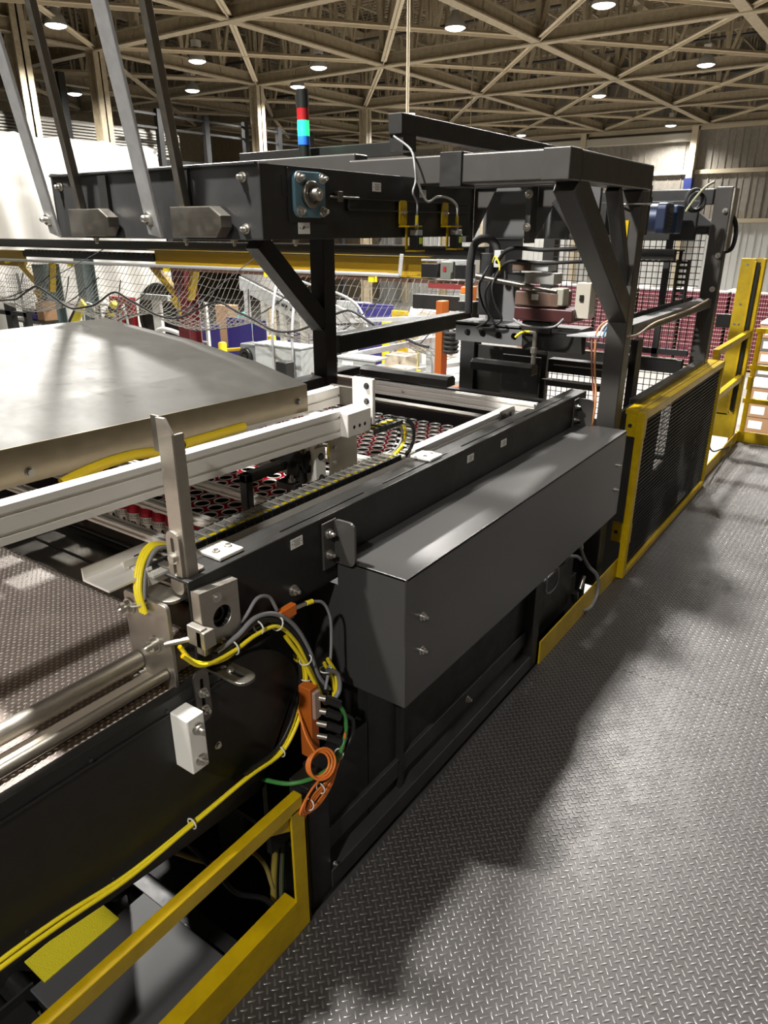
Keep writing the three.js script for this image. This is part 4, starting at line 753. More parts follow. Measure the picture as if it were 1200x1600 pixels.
{
  const t = T('gate_post', 'tall yellow gate post with a black slot down its front', 'post');
  P(t, 'post_body', [bx(-1.245, -1.13, .28, 1.65, -7.16, -7.1, .004), bx(-1.3, -1.06, .07, .3, -7.18, -7.1, .004), bx(-1.13, -1.06, .1, 1.65, -7.2, -7.17)], std(C(.5, .35, .004), .45, 0, { map: speck }));
  P(t, 'slot_lip', [bx(-1.135, -1.118, .33, 1.63, -7.1, -7.07, .003)], MT.yellow); P(t, 'slot_lip', [bx(-1.075, -1.05, .07, 1.65, -7.16, -7.08, .003)], MT.yellow);
  P(t, 'black_slot', bx(-1.118, -1.09, .33, 1.62, -7.12, -7.09), MT.blackDeep, 'black slot strip');
  for (const [x, y] of [[-1.19, 1.6], [-1.19, 1.27], [-1.21, 1.1], [-1.175, 1.1], [-1.17, .46]]) bolt(t, [x, y, -7.1], [0, 0, 1], .8, capG);
  P(t, 'latch_box', bx(-1.37, -1.25, 1.06, 1.18, -7.16, -7.1, .006), MT.plasticBlack, 'black latch box');
}
{
  const t = T('end_railing', 'yellow railing with three rails and toe board across the platform end', 'railing'), z = -7.34;
  for (const y of [1.03, .7, .39]) P(t, 'rail', sq([-1.06, y, z], [2.2, y, z], .045, .045), MT.yellow);
  for (const x of [-1.0, .4, 1.9]) P(t, 'post', bx(x - .04, x, 0, 1.05, z - .025, z + .02, .004), MT.yellow);
  P(t, 'toe_board', bx(-1.06, 2.2, 0, .1, z + .03, z + .036), std(C(.5, .35, .004), .45));
  P(t, 'latch', [bx(-1.045, -1.01, .5, .62, z + .03, z + .06, .004)], MT.yellow);
}
M1('loose_cord', 'thin dark cord curling from the guard panel to the floor edge', 'cord', tube([[-1.03, .42, -5.83], [-1.03, .3, -5.9], [-1.03, .2, -6.1], [-1.03, .12, -6.5], [-1.03, .05, -6.85]], .006, 30), MT.rubber);
M1('loose_cord', 'thin dark cord loop beside the wire guard panel foot', 'cord', tube([[-1.06, .4, -5.82], [-1.06, .3, -6.0], [-1.06, .2, -6.05], [-1.06, .17, -5.9], [-1.06, .2, -5.82]], .005, 30), MT.rubber);
// ---------------------------------------------------------------- cables and valve block at the table end
const ring = (p, r, n) => { const g = new THREE.TorusGeometry(r, .0022, 6, 16); g.applyMatrix4(new THREE.Matrix4().makeRotationFromQuaternion(new THREE.Quaternion().setFromUnitVectors(V(0, 0, 1), V(...n).normalize())).setPosition(...p)); return g; };
{
  const t = T('yellow_cable_run', 'long yellow cable pair tied along the edge of the black side plate', 'cable');
  const a = [[.2, .56], [-.348, .552], [-.482, .54], [-.637, .518], [-.825, .522], [-1.023, .527], [-1.147, .52], [-1.21, .568], [-1.249, .644], [-1.263, .70], [-1.255, .76], [-1.235, .79]];
  P(t, 'yellow_cable', tube(a.map(([z, y]) => [-1.168, y, z]), .0055, 120), MT.cableYellow); P(t, 'yellow_cable', tube(a.map(([z, y], i) => [-1.178, y + .008 * Math.sin(i), z + .004]), .005, 120), MT.cableYellow);
  P(t, 'black_cable', tube(a.slice(5).map(([z, y]) => [-1.178, y + .013, z + .013]), .0055, 70), MT.cableBlack);
  for (const i of [4, 6, 8, 9]) P(t, 'cable_tie', ring([-1.171, a[i][1], a[i][0]], .0145, [0, a[i][1] - a[i - 1][1], a[i][0] - a[i - 1][0]]), MT.white);
}
{
  const t = T('sensor_cable_loom', 'tied loom of black, grey and yellow cables arching down from the end plate', 'cable');
  const L = [[-.835, 1.018], [-.884, .966], [-.982, .953], [-1.057, .96], [-1.128, .95], [-1.197, .87], [-1.245, .76], [-1.285, .66], [-1.31, .6], [-1.34, .6], [-1.345, .66], [-1.31, .74]];
  P(t, 'yellow_cable', tube(L.map(([z, y]) => [-1.14, y, z]), .0055, 120), MT.cableYellow);
  P(t, 'yellow_cable', tube([[-1.16, 1.03, -.845], [-1.16, .975, -.875], [-1.16, .94, -.93], [-1.16, .93, -.98], [-1.17, .93, -1.02]], .0055, 50), MT.cableYellow);
  P(t, 'yellow_cable', tube([[-1.145, .9, -1.165], [-1.14, .8, -1.22], [-1.135, .7, -1.262], [-1.132, .61, -1.305], [-1.13, .6, -1.34], [-1.13, .68, -1.35], [-1.135, .75, -1.32]], .006, 60), MT.cableYellow);
  const B = [[-1.155, .955, -.93], [-1.155, .965, -1.0], [-1.155, .985, -1.06], [-1.152, .97, -1.12], [-1.15, .905, -1.19], [-1.148, .8, -1.245], [-1.145, .7, -1.275], [-1.14, .63, -1.315]];
  P(t, 'black_cable', tube(B, .009, 80), MT.cableBlack); P(t, 'grey_cable', tube(B.map(([x, y, z], i) => [x + .004, y + .014, z - .008]), .0065, 80), MT.cableGrey);
  P(t, 'grey_cable', tube([[-1.17, .985, -.98], [-1.17, 1.0, -1.05], [-1.17, 1.035, -1.1], [-1.17, 1.02, -1.14], [-1.165, .975, -1.16]], .005, 40), MT.cableGrey);
  P(t, 'grey_cable', tube([[-1.12, .73, -1.3], [-1.12, .69, -1.345], [-1.12, .63, -1.35], [-1.12, .61, -1.32]], .007, 30), MT.cableGrey);
  for (const [p, n] of [[[-1.148, .955, -.99], [0, 0, 1]], [[-1.148, .97, -1.075], [0, 0, 1]], [[-1.146, .95, -1.14], [0, .4, .6]], [[-1.142, .79, -1.235], [0, 1, .5]], [[-1.135, .72, -1.31], [0, 1, 0]]]) P(t, 'cable_tie', ring(p, .0175, n), MT.white);
}
{
  const t = T('yellow_lead_bundle', 'short yellow lead bundle bent over the end plate from the chain end', 'cable');
  for (let i = 0; i < 3; i++) P(t, 'yellow_lead', tube([[-1.375 + i * .008, 1.165, -1.0], [-1.37 + i * .008, 1.185, -.95], [-1.355 + i * .008, 1.165, -.905], [-1.33 + i * .008, 1.11, -.868], [-1.31 + i * .008, 1.06, -.862]], .0058, 40), MT.cableYellow);
  P(t, 'grey_lead', tube([[-1.35, 1.165, -1.0], [-1.345, 1.18, -.95], [-1.332, 1.15, -.905], [-1.305, 1.09, -.868]], .006, 40), MT.cableGrey);
  P(t, 'cable_tie', ring([-1.318, 1.078, -.863], .018, [.3, -1, .1]), MT.white);
}
{
  const t = T('orange_sensor', 'orange inductive sensor with yellow plug and grey lead under the rail', 'sensor');
  P(t, 'sensor_body', bx(-1.175, -1.155, .935, .968, -1.225, -1.165, .003), MT.orange); P(t, 'mount', bx(-1.195, -1.16, .925, .934, -1.22, -1.17, .002), MT.stainlessDark);
  P(t, 'plug', cyl([-1.16, .952, -1.225], [-1.155, .951, -1.262], .006, 12), MT.bolt); P(t, 'plug_nut', cyl([-1.155, .951, -1.262], [-1.152, .948, -1.285], .007, 12), MT.cableYellow);
  P(t, 'grey_lead', tube([[-1.152, .948, -1.285], [-1.146, .93, -1.32], [-1.14, .88, -1.342], [-1.14, .8, -1.345], [-1.135, .73, -1.33], [-1.13, .66, -1.3]], .0045, 50), MT.cableGrey);
}
{
  const t = T('valve_block', 'orange valve block with black plugs, coiled orange leads and a green cable', 'valve');
  P(t, 'manifold', [bx(-1.17, -1.125, .455, .7, -1.262, -1.228, .004)], MT.orangePaint);
  for (let i = 0; i < 4; i++) { P(t, 'fitting', cyl([-1.125, .665 - i * .045, -1.25], [-1.1, .66 - i * .045, -1.265], .009, 12), MT.bolt); P(t, 'plug', cyl([-1.1, .66 - i * .045, -1.265], [-1.068, .64 - i * .045, -1.29], .013, 12), MT.plasticBlack); }
  P(t, 'sight_cover', bx(-1.124, -1.112, .6, .69, -1.258, -1.232, .003), std(C(.35, .25, .2), .35));
  P(t, 'orange_coil', [0, 1, 2].map(i => { const g = new THREE.TorusGeometry(.034 + i * .004, .0036, 8, 32); g.applyMatrix4(new THREE.Matrix4().makeRotationFromQuaternion(new THREE.Quaternion().setFromUnitVectors(V(0, 0, 1), V(.85, .35, .35 - i * .08).normalize())).setPosition(-1.05 + i * .005, .525, -1.165 - i * .004)); return g; }), MT.cableOrange);
  for (let i = 0; i < 3; i++) P(t, 'orange_lead', tube([[-1.06, .54 - i * .005, -1.3], [-1.065, .48 - i * .006, -1.29], [-1.05, .445, -1.235 + i * .006], [-1.045, .445 - i * .006, -1.175], [-1.043, .445 - i * .012, -1.13], [-1.043, .42 - i * .012, -1.1 + i * .006]], .0035, 50), MT.cableOrange);
  for (let i = 0; i < 3; i++) P(t, 'orange_lead', tube([[-1.05, .47, -1.25], [-1.046, .44 - i * .008, -1.22], [-1.044, .41 - i * .008, -1.16], [-1.042, .405, -1.11 + i * .005], [-1.036, .435, -1.085 + i * .008], [-1.04, .465, -1.11], [-1.046, .475, -1.17]], .0035, 60), MT.cableOrange);
  P(t, 'orange_lead', tube([[-1.165, .62, -1.22], [-1.12, .56, -1.2], [-1.09, .52, -1.2]], .0035, 20), MT.cableOrange);
  P(t, 'green_cable', tube([[-1.085, .655, -1.27], [-1.07, .63, -1.292], [-1.065, .57, -1.31], [-1.062, .51, -1.296], [-1.052, .478, -1.24], [-1.06, .474, -1.17], [-1.1, .472, -1.11], [-1.2, .44, -1.1], [-1.3, .35, -1.16]], .0065, 70), MT.cableGreen);
  P(t, 'black_cable', tube([[-1.07, .6, -1.3], [-1.06, .56, -1.335], [-1.062, .5, -1.33], [-1.066, .46, -1.27]], .006, 30), MT.cableBlack);
  for (const [p, n] of [[[-1.066, .475, -1.275], [0, .4, .6]], [[-1.044, .443, -1.165], [0, .1, 1]], [[-1.043, .425, -1.115], [0, .4, 1]]]) P(t, 'cable_tie', ring(p, .015, n), MT.white);
}
{
  const t = T('drop_cables', 'bundle of dark, teal and olive cables dropping behind the low yellow guard', 'cable');
  const ms = [std(C(.28, .22, .04), .5), MT.cableBlue, MT.cableBlack, MT.cableGrey, std(C(.3, .24, .05), .5), std(C(.04, .12, .06), .5)];
  ms.forEach((m, i) => P(t, 'cable', tube([[-1.4, .33 - i * .006, -1.13 + i * .01], [-1.36, .34 - i * .012, -1.21 - i * .004], [-1.345 + i * .004, .25, -1.27 - i * .007], [-1.34, .1, -1.275 - i * .008], [-1.345, -.2, -1.24 - i * .008], [-1.35, -.5, -1.23 - i * .008]], i === 0 ? .012 : .008, 50), m));
  P(t, 'olive_cable', tube([[-1.45, .14, -.95], [-1.42, .06, -1.02], [-1.38, .0, -1.1], [-1.38, -.02, -1.18], [-1.36, -.1, -1.22], [-1.34, -.2, -1.23]], .008, 40), std(C(.28, .22, .06), .5));
  P(t, 'loop_cable', tube([[-1.45, .2, -.97], [-1.4, .0, -1.05], [-1.37, -.12, -1.1], [-1.33, -.2, -1.18], [-1.3, -.3, -1.22]], .009, 40), MT.cableBlack);
}
// small control box and hoses between the base and the guard panel
{
  const t = T('drive_box', 'black drive box with grey hoses between the machine base and the guard panel', 'box');
  P(t, 'box_body', [bx(-1.3, -1.1, .06, .36, -3.22, -2.78, .006)], MT.black); P(t, 'box_body', bx(-1.26, -1.12, -.1, .2, -3.35, -3.22, .006), MT.blackDeep);
  P(t, 'limit_switch', [bx(-1.14, -1.1, .5, .54, -3.42, -3.26, .004)], std(C(.3, .29, .25), .5)); P(t, 'switch_head', [cyl([-1.11, .51, -3.25], [-1.11, .47, -3.24], .016, 12)], MT.bolt);
  P(t, 'grey_hose', tube([[-1.1, .48, -3.24], [-1.085, .42, -3.25], [-1.075, .36, -3.26], [-1.05, .28, -3.3], [-1.03, .17, -3.42], [-1.03, .06, -3.46], [-1.035, .0, -3.38], [-1.05, .04, -3.26], [-1.07, .1, -3.22]], .0095, 70), MT.cableGrey);
  P(t, 'grey_hose', tube([[-1.12, .46, -3.0], [-1.085, .41, -3.08], [-1.07, .37, -3.18], [-1.07, .33, -3.24]], .008, 30), MT.cableGrey);
  P(t, 'loop_hose', tube([[-1.1, .45, -2.78], [-1.075, .42, -2.8], [-1.07, .34, -2.8], [-1.07, .31, -2.86], [-1.07, .33, -2.93], [-1.07, .4, -2.93], [-1.1, .45, -2.9]], .005, 50), MT.cableGrey);
  P(t, 'hose_end', cyl([-1.09, .44, -3.245], [-1.08, .385, -3.255], .013, 12), std(C(.4, .36, .28), .5));
  P(t, 'connector', [cyl([-1.07, .16, -3.2], [-1.07, .1, -3.22], .018, 12), cyl([-1.06, .09, -3.25], [-1.06, .06, -3.3], .018, 12)], MT.plasticBlack); P(t, 'fitting', cyl([-1.06, .16, -3.25], [-1.06, .22, -3.29], .01, 10), MT.bolt);
  P(t, 'clean_plate', bx(-1.3, -1.1, -.14, -.12, -3.5, -2.75), MT.aluminium);
  P(t, 'box_leg', bx(-1.3, -1.26, -.3, .08, -3.2, -3.1), MT.black);
}
// ---------------------------------------------------------------- below the platform in the near corner
{
  const t = T('lower_roller_conveyor', 'black roller conveyor with lidded box in the pit below the platform', 'conveyor');
  P(t, 'side_channel', [bx(-1.98, -1.12, -.5, -.4, -1.12, -1.05, .004)], MT.charcoal);
  P(t, 'lid', [bx(-1.82, -1.1, -.38, -.37, -1.04, -.6, .004)], std(C(.085, .085, .087), .5)); P(t, 'lid_box', bx(-1.81, -1.11, -.55, -.38, -1.03, -.61), MT.black);
  P(t, 'lid', [bx(-1.95, -1.14, -.42, -.41, -.585, .2, .004)], MT.black);
  for (let i = 0; i < 5; i++) P(t, 'roller', cyl([-2.5, -.42, -.6 + i * .085], [-1.84, -.42, -.6 + i * .085], .032, 18), MT.blackSatin);
  P(t, 'side_channel', bx(-1.84, -1.83, -.5, -.37, -.62, .2, .002), MT.charcoal);
  P(t, 'yellow_grip', bx(-1.92, -1.8, -.372, -.366, -.92, -.64), std(C(.8, .68, .02), .7, 0, { bumpMap: bumpy, bumpScale: .002 }), 'yellow grip strip');
  P(t, 'side_sheet', [bx(-1.98, -1.93, -.45, .1, -1.05, -.55, .003)], MT.charcoal);
  bolt(t, [-1.6, -.4, -1.05], [0, 0, 1], 1);
  for (const [x, z] of [[-1.95, -1.09], [-1.16, -1.09], [-1.16, .15], [-2.4, .1]]) P(t, 'leg', bx(x - .03, x + .03, GY, -.42, z - .03, z + .03), MT.black);
}
M1('pit_post', 'dark steel post and beam in the pit under the table', 'post', [bx(-1.75, -1.6, GY, .55, -1.5, -1.35), bx(-1.75, -1.15, .05, .15, -1.5, -1.42), bx(-1.5, -1.42, -.6, .5, -1.45, -1.37)], MT.black);
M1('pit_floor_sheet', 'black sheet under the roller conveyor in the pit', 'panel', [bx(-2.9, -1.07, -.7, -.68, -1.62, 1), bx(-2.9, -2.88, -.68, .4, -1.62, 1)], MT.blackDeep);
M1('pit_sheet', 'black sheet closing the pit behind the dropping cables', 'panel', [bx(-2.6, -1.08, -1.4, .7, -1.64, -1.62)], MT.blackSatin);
// ---------------------------------------------------------------- plant beyond the machine
{
  // white curtain along the left, mezzanine above it
  const g = new THREE.PlaneGeometry(30, 6.4, 240, 40), p = g.attributes.position;
  for (let i = 0; i < p.count; i++) { const u = p.getX(i), v = p.getY(i); const top = Math.max(0, (v - 1.6) / 1.6); p.setZ(i, .1 * Math.sin(u * 2.1 + .6 * Math.sin(u * .7)) + .05 * Math.sin(u * 7.3 + v * 1.1) * (1 - .5 * top) + .09 * top * (n32(u * .04 + .3, v * .2 + .5) - .5) * 2 + .03 * Math.sin(u * 19 + v * 3) * top); if (v > 3.19) p.setY(i, v - .08 * Math.abs(Math.sin(u * 2.6))); }
  g.computeVertexNormals(); g.rotateY(Math.PI / 2); g.translate(-18, GY + 3.2, .55);
  M1('white_curtain', 'tall white sheet curtain with puckered top edge at the left', 'curtain', g, new THREE.MeshPhysicalMaterial({ color: C(.5, .49, .46), roughness: .75, transmission: .0, side: THREE.DoubleSide }));
  const m = T('mezzanine', 'mezzanine with ribbed pale parapet and dark posts above the curtain', 'mezzanine');
  for (let i = 0; i < 8; i++) P(m, 'parapet_rib', bx(-19.56, -19.48, 3.95 + i * .075, 4.0 + i * .075, -16.5, -6, .01), std(C(.32, .31, .28), .5, .3));
  P(m, 'parapet_sheet', bx(-19.62, -19.56, 3.8, 4.6, -16.5, -6), std(C(.2, .19, .17), .6));
  P(m, 'mezzanine_deck', bx(-30, -19.2, 3.6, 3.8, -26, -4), MT.blackSatin);
  for (const z of [-10.1, -11.2, -12.4, -15.4, -17.2, -18.9, -20.5, -22.2]) P(m, 'post', bx(-19.1, -18.95, 3.6, z < -15 ? 5.1 : 5.6, z - .09, z + .09), MT.blackDeep);
  for (const y of [4.6, 4.95]) P(m, 'rail', bx(-19.06, -19.0, y - .03, y + .03, -24, -14.5), MT.blackDeep);
  for (const z of [-6.5, -16, -25]) P(m, 'support', bx(-20, -19.8, GY, 3.6, z - .1, z + .1), MT.blackSatin);
}
{
  const t = T('gantry_girder', 'long dark beam of the far gantry with yellow girders under it', 'beam');
  P(t, 'beam', [bx(-17.5, -4.7, 1.5, 1.66, -9.05, -8.95), bx(-17.5, -4.7, 1.5, 1.515, -9.15, -8.8), bx(-17.5, -4.7, 1.645, 1.66, -9.15, -8.85)], MT.blackSatin);
  P(t, 'yellow_girder', [bx(-11.6, -5.55, 1.24, 1.52, -9.02, -8.98), bx(-11.6, -5.5, 1.24, 1.26, -9.15, -8.82), bx(-11.6, -5.5, 1.5, 1.52, -9.15, -8.82), bx(-5.58, -5.55, 1.24, 1.52, -9.12, -8.86)], MT.yellowOchre);
  P(t, 'yellow_girder', [bx(-17.5, -16.1, 1.1, 1.42, -9.02, -8.98), bx(-17.5, -16.1, 1.1, 1.12, -9.15, -8.82), bx(-17.5, -16.1, 1.4, 1.42, -9.15, -8.82)], MT.yellowOchre);
  const c = P(t, 'chain_track', [bx(-16.1, -11.6, 1.3, 1.42, -9.1, -8.95)], MT.blackDeep); for (let i = 0; i < 30; i++) P(c, 'chain_lug', bx(-16 + i * .148, -15.93 + i * .148, 1.42, 1.45, -9.05, -8.95), MT.blackSatin);
  P(t, 'lower_flange', bx(-11.6, -4.8, 1.17, 1.22, -9.1, -8.85), std(C(.1, .045, .03), .5));
  P(t, 'pipe', [cyl([-17.5, 1.23, -8.7], [-5.9, 1.27, -8.7], .028, 10), cyl([-5.9, 1.27, -8.7], [-5.87, 1.55, -8.7], .028, 10)], MT.galvan);
  for (const x of [-16.4, -14, -11, -8.5, -6.4]) P(t, 'hanger_clip', bx(x - .05, x + .05, 1.16, 1.25, -8.78, -8.7), MT.yellowBright);
  P(t, 'control_box', [bx(-5.42, -5.16, 1.27, 1.45, -8.7, -8.5, .01)], MT.plasticBlack); P(t, 'control_box', [bx(-5.09, -4.95, 1.26, 1.48, -8.6, -8.45, .01)], std(C(.14, .15, .13), .5)); P(t, 'control_box', [bx(-4.9, -4.7, 1.27, 1.45, -8.7, -8.5, .01)], MT.plasticBlack);
  P(t, 'indicator', bx(-5.04, -5.0, 1.36, 1.42, -8.45, -8.44), MT.red); P(t, 'conduit', bx(-5.45, -4.7, 1.48, 1.5, -8.6, -8.55), MT.galvan);
  P(t, 'red_arm', [bx(-5.3, -4.7, 1.14, 1.2, -8.6, -8.5)], std(C(.22, .03, .03), .5));
}
{
  // hanging safety net
  const t = T('safety_net', 'grey safety net sagging below the gantry beam with scalloped black rope', 'net');
  const X0 = -17.2, X1 = -4.4, Z0 = -8.76, Z1 = -7.1, N = 110, K = 15, f = (u, v) => { const x = X0 + (X1 - X0) * u, b = .5 * Math.sin(Math.PI * v), s = .32 * Math.pow(Math.abs(Math.sin(u * Math.PI * 5.5)), 1.4) * v; return V(x, 1.2 - b - s - .28 * v + .05 * n16(u * 2, v), Z0 + (Z1 - Z0) * v); };
  const th = []; const seg = (a, b) => th.push(bar(a, b, .006, .006));
  for (let j = 0; j <= K; j++) for (let i = 0; i < N; i++) seg(f(i / N, j / K), f((i + 1) / N, j / K));
  for (let i = 0; i <= N; i++) for (let j = 0; j < K; j++) seg(f(i / N, j / K), f(i / N, (j + 1) / K));
  P(t, 'net_threads', th, std(C(.18, .17, .15), .8)).userData.kind = 'stuff';
  const edge = []; for (let i = 0; i <= 120; i++) edge.push(f(i / 120, 1)); P(t, 'edge_rope', tube(edge, .016, 240, 6), MT.rubber);
  for (let k = 0; k < 6; k++) { const pts = []; for (let i = 0; i <= 14; i++) { const u = (k + i / 14 * 1.6) / 7.6; pts.push(f(Math.min(1, u), .12 + .55 * Math.sin(Math.PI * i / 14))); } P(t, 'rope', tube(pts, .011, 60, 6), MT.rubber); }
  for (const u of [.01, .33, .66, .99]) P(t, 'support_line', cyl([X0 + (X1 - X0) * u, f(u, 1).y, Z1], [X0 + (X1 - X0) * u, 1.5, -8.85], .008, 6), MT.rubber);
}
const braced = (name, label, x, z, w, top, m, kb) => {
  const t = T(name, label, 'post'); P(t, 'shaft', [bx(x - w / 2, x + w / 2, GY, top, z - w / 2, z - w / 2 + .02), bx(x - w / 2, x + w / 2, GY, top, z + w / 2 - .02, z + w / 2), bx(x - .012, x + .012, GY, top, z - w / 2 + .02, z + w / 2 - .02), bx(x - w / 2 - .03, x + w / 2 + .03, GY, GY + .04, z - w / 2 - .03, z + w / 2 + .03)], m);
  if (kb) { P(t, 'knee_brace', bar([x - .1, top - .62, z], [x - .62, top + .02, z + .2], .14, .12), MT.yellowOchre); P(t, 'knee_brace', bar([x + .1, top - .55, z], [x + .45, top + .02, z + .1], .12, .1), MT.yellow); P(t, 'brace_plate', plate([[x - .3, top - .55], [x - .02, top - .5], [x - .02, top - .85]], 'z', z + w / 2, .02), MT.yellowOchre); }
  return t;
};
braced('gantry_post', 'teal grey steel column with yellow knee braces below the gantry', -15.36, -9, .4, 1.16, MT.teal, true);
braced('gantry_post', 'short teal column behind the hood, right of the bigger teal one', -16.4, -10.6, .33, 1.2, MT.teal, false);
braced('gantry_post', 'dark red steel column with yellow braces near the white post', -11.08, -9.2, .3, 1.2, MT.darkRed, true);
{
  const t = T('drum_fan', 'large black drum fan with a white frame post behind the hood', 'fan'); const x = -13.7, y = -.02, z = -10.6;
  P(t, 'drum', [cyl([x, y, z - .35], [x, y, z], .74, 40), new THREE.TorusGeometry(.74, .04, 8, 40).translate(x, y, z)], MT.blackDeep);
  for (let i = 0; i < 5; i++) P(t, 'blade', bar([x, y, z + .01], [x + .62 * Math.cos(i * 1.257), y + .62 * Math.sin(i * 1.257), z + .02], .2, .012, V(0, 0, 1)), MT.blackSatin);
  P(t, 'frame_post', bx(-13.38, -13.1, GY, .55, -10.2, -10.12, .02), MT.white); P(t, 'frame_top', bx(-13.7, -12.8, .44, .55, -10.21, -10.11), MT.greyBox); P(t, 'stand', [bx(x - .3, x + .3, GY, y - .7, z - .3, z - .1)], MT.blackSatin);
}
{
  const t = T('red_press', 'red machine frame with wire gates and a striped pole behind the hood', 'machine');
  P(t, 'red_frame', [bx(-15.3, -14.5, .26, .4, -10.55, -10.4)], MT.red); P(t, 'red_post', bx(-14.75, -14.5, GY, .26, -10.55, -10.42), MT.red); P(t, 'red_post', bx(-15.25, -15.0, GY, .26, -10.55, -10.42), MT.red);
  for (const [x0, x1] of [[-16.1, -15.65], [-15.55, -14.9], [-14.65, -14.45]]) { P(t, 'gate_frame', tube([[x0, GY, -10.2], [x0, .05, -10.2], [x0 + .08, .2, -10.2], [x1 - .08, .2, -10.2], [x1, .1, -10.2], [x1, GY, -10.2]], .03, 40), MT.greyBox); const g = []; for (let i = 0; i < 10; i++) g.push(bar([x0 + (x1 - x0) * i / 10, -.9, -10.2], [Math.min(x1, x0 + (x1 - x0) * i / 10 + .4), .16, -10.2], .014, .014)); P(t, 'gate_mesh', g, MT.boltDark).userData.kind = 'stuff'; }
  for (let i = 0; i < 6; i++) P(t, 'pole_band', bar([-14.85 + i * .08, -.2 + i * .09, -9.9], [-14.77 + i * .08, -.11 + i * .09, -9.9], .13, .13), i & 1 ? MT.yellowBright : MT.blackDeep);
  P(t, 'yellow_barrier', bar([-16.05, -.35, -9.8], [-15.4, .3, -9.8], .18, .06, V(0, 0, 1)), MT.yellowBright); P(t, 'black_barrier', bar([-16.25, -.3, -9.85], [-15.55, .35, -9.85], .12, .05, V(0, 0, 1)), MT.blackDeep);
  M1('hose_pipe', 'white bent pipe right of the black drum fan', 'pipe', tube([[-12.9, GY, -9.8], [-12.9, -.2, -9.8], [-12.7, -.1, -9.8], [-12, -.18, -9.8], [-11.5, -.35, -9.8], [-11.4, GY, -9.8]], .05, 50), MT.white);
}
{
  const t = T('packing_desk', 'small dark desk with blue bin at the far left', 'desk');
  P(t, 'desk_top', bx(-16.0, -14.8, .0, .04, -8.76, -8.3), MT.blackSatin); for (const x of [-15.95, -14.85]) P(t, 'leg', bx(x - .03, x + .03, GY, .0, -8.7, -8.6), MT.blackSatin);
  P(t, 'hutch', bx(-15.9, -15.4, .04, .24, -8.75, -8.6), MT.plasticBlack); P(t, 'bin', bx(-15.38, -15.2, .04, .16, -8.7, -8.5, .02), MT.navy);
  M1('carton', 'brown carton standing on the small desk at the far left', 'box', [bx(-15.15, -14.88, .04, .42, -8.8, -8.5, .01), bx(-15.15, -14.88, .418, .43, -8.7, -8.6)], MT.carton);
  const r = T('barrier_rail', 'black low barrier rail behind the hood at the left edge', 'railing'); P(r, 'rail', bx(-16, -13.85, .28, .36, -7.65, -7.55), MT.blackDeep); P(r, 'post', bx(-14.62, -14.42, GY, .5, -7.68, -7.55), MT.blackDeep); P(r, 'post', bx(-13.95, -13.84, GY, .36, -7.65, -7.55), MT.blackDeep);
  const f = T('wire_fence', 'pale chain link fence panel before the curtain at the far left', 'fence'); mesh(f, 'z', -9.4, -17.9, -15.9, -1.2, .85, .1, .1, .01, std(C(.3, .3, .3), .6)); P(f, 'post', cyl([-17.3, GY, -9.4], [-17.3, .9, -9.4], .04, 10), MT.galvan); P(f, 'post', cyl([-16.2, GY, -9.4], [-16.2, .9, -9.4], .04, 10), MT.galvan);
}
{
  const tarp = (label, x0, x1, y0, y1, z) => { const t = T('blue_screen', label, 'screen', 'navy welding screens'); const n = Math.max(2, Math.round((x1 - x0) / .42)); for (let i = 0; i < n; i++) { const a = x0 + (x1 - x0) * i / n, b = x0 + (x1 - x0) * (i + 1) / n; P(t, 'screen_panel', bx(a + .01, b - .01, y0, y1 - .02 * (i % 2), z - .02 + .02 * (i % 2), z + .01 + .02 * (i % 2), .008), MT.navy); } P(t, 'top_tube', cyl([x0, y1, z], [x1, y1, z], .025, 8), MT.navy); for (const x of [x0, x1]) P(t, 'foot_post', cyl([x, GY, z], [x, y1, z], .025, 8), MT.navy); };
  tarp('navy blue screen left of the grey cabinet, beside the white ladder', -14.35, -13.4, GY, -.3, -12); tarp('wide navy blue screen behind the yellow bollard', -13.3, -12.04, GY, -.13, -12.2); tarp('navy blue screen stepping down behind the grey cabinet', -11.9, -10.9, GY, -.36, -12.4); tarp('navy blue screen right of the black support post', -9.92, -8.98, GY, .32, -13);
  M1('carton', 'tall brown carton above the wide navy screen', 'box', [bx(-15.6, -15.1, GY + 1.2, -.1, -14.3, -13.9, .01), bx(-15.58, -15.12, -.1, -.085, -14.12, -14.08)], MT.carton); M1('carton_stand', 'dark shelf under the tall brown carton', 'shelf', [bx(-16, -14.2, GY + 1.1, GY + 1.2, -14.4, -13.7), bx(-16, -15.9, GY, GY + 1.1, -14.4, -14.3), bx(-14.3, -14.2, GY, GY + 1.1, -14.4, -14.3)], MT.blackSatin);
  const bagG = new THREE.SphereGeometry(.3, 16, 12); { const p = bagG.attributes.position; for (let i = 0; i < p.count; i++) { const k = 1 + .25 * (n32(p.getX(i) + .5, p.getY(i) + .5) - .5); p.setXYZ(i, p.getX(i) * k * .8, p.getY(i) * k, p.getZ(i) * k * .7); } bagG.computeVertexNormals(); bagG.translate(-14.72, -.9, -14.05); }
  M1('bag', 'turquoise bag beside the tall brown carton', 'bag', [bagG, bagG.clone().translate(.05, .35, -.05).scale(1, 1, 1)], std(C(.05, .35, .32), .5));
  const l = T('ladder_rack', 'white ladder-like rack left of the navy screens', 'rack'); for (const x of [-11.75, -11.5]) P(l, 'stile', bx(x - .03, x + .03, GY, .5, -10.03, -9.97), MT.white); for (let i = 0; i < 9; i++) P(l, 'rung', bx(-11.75, -11.5, -2 + i * .28, -1.96 + i * .28, -10.02, -9.98), MT.greyBox);
}
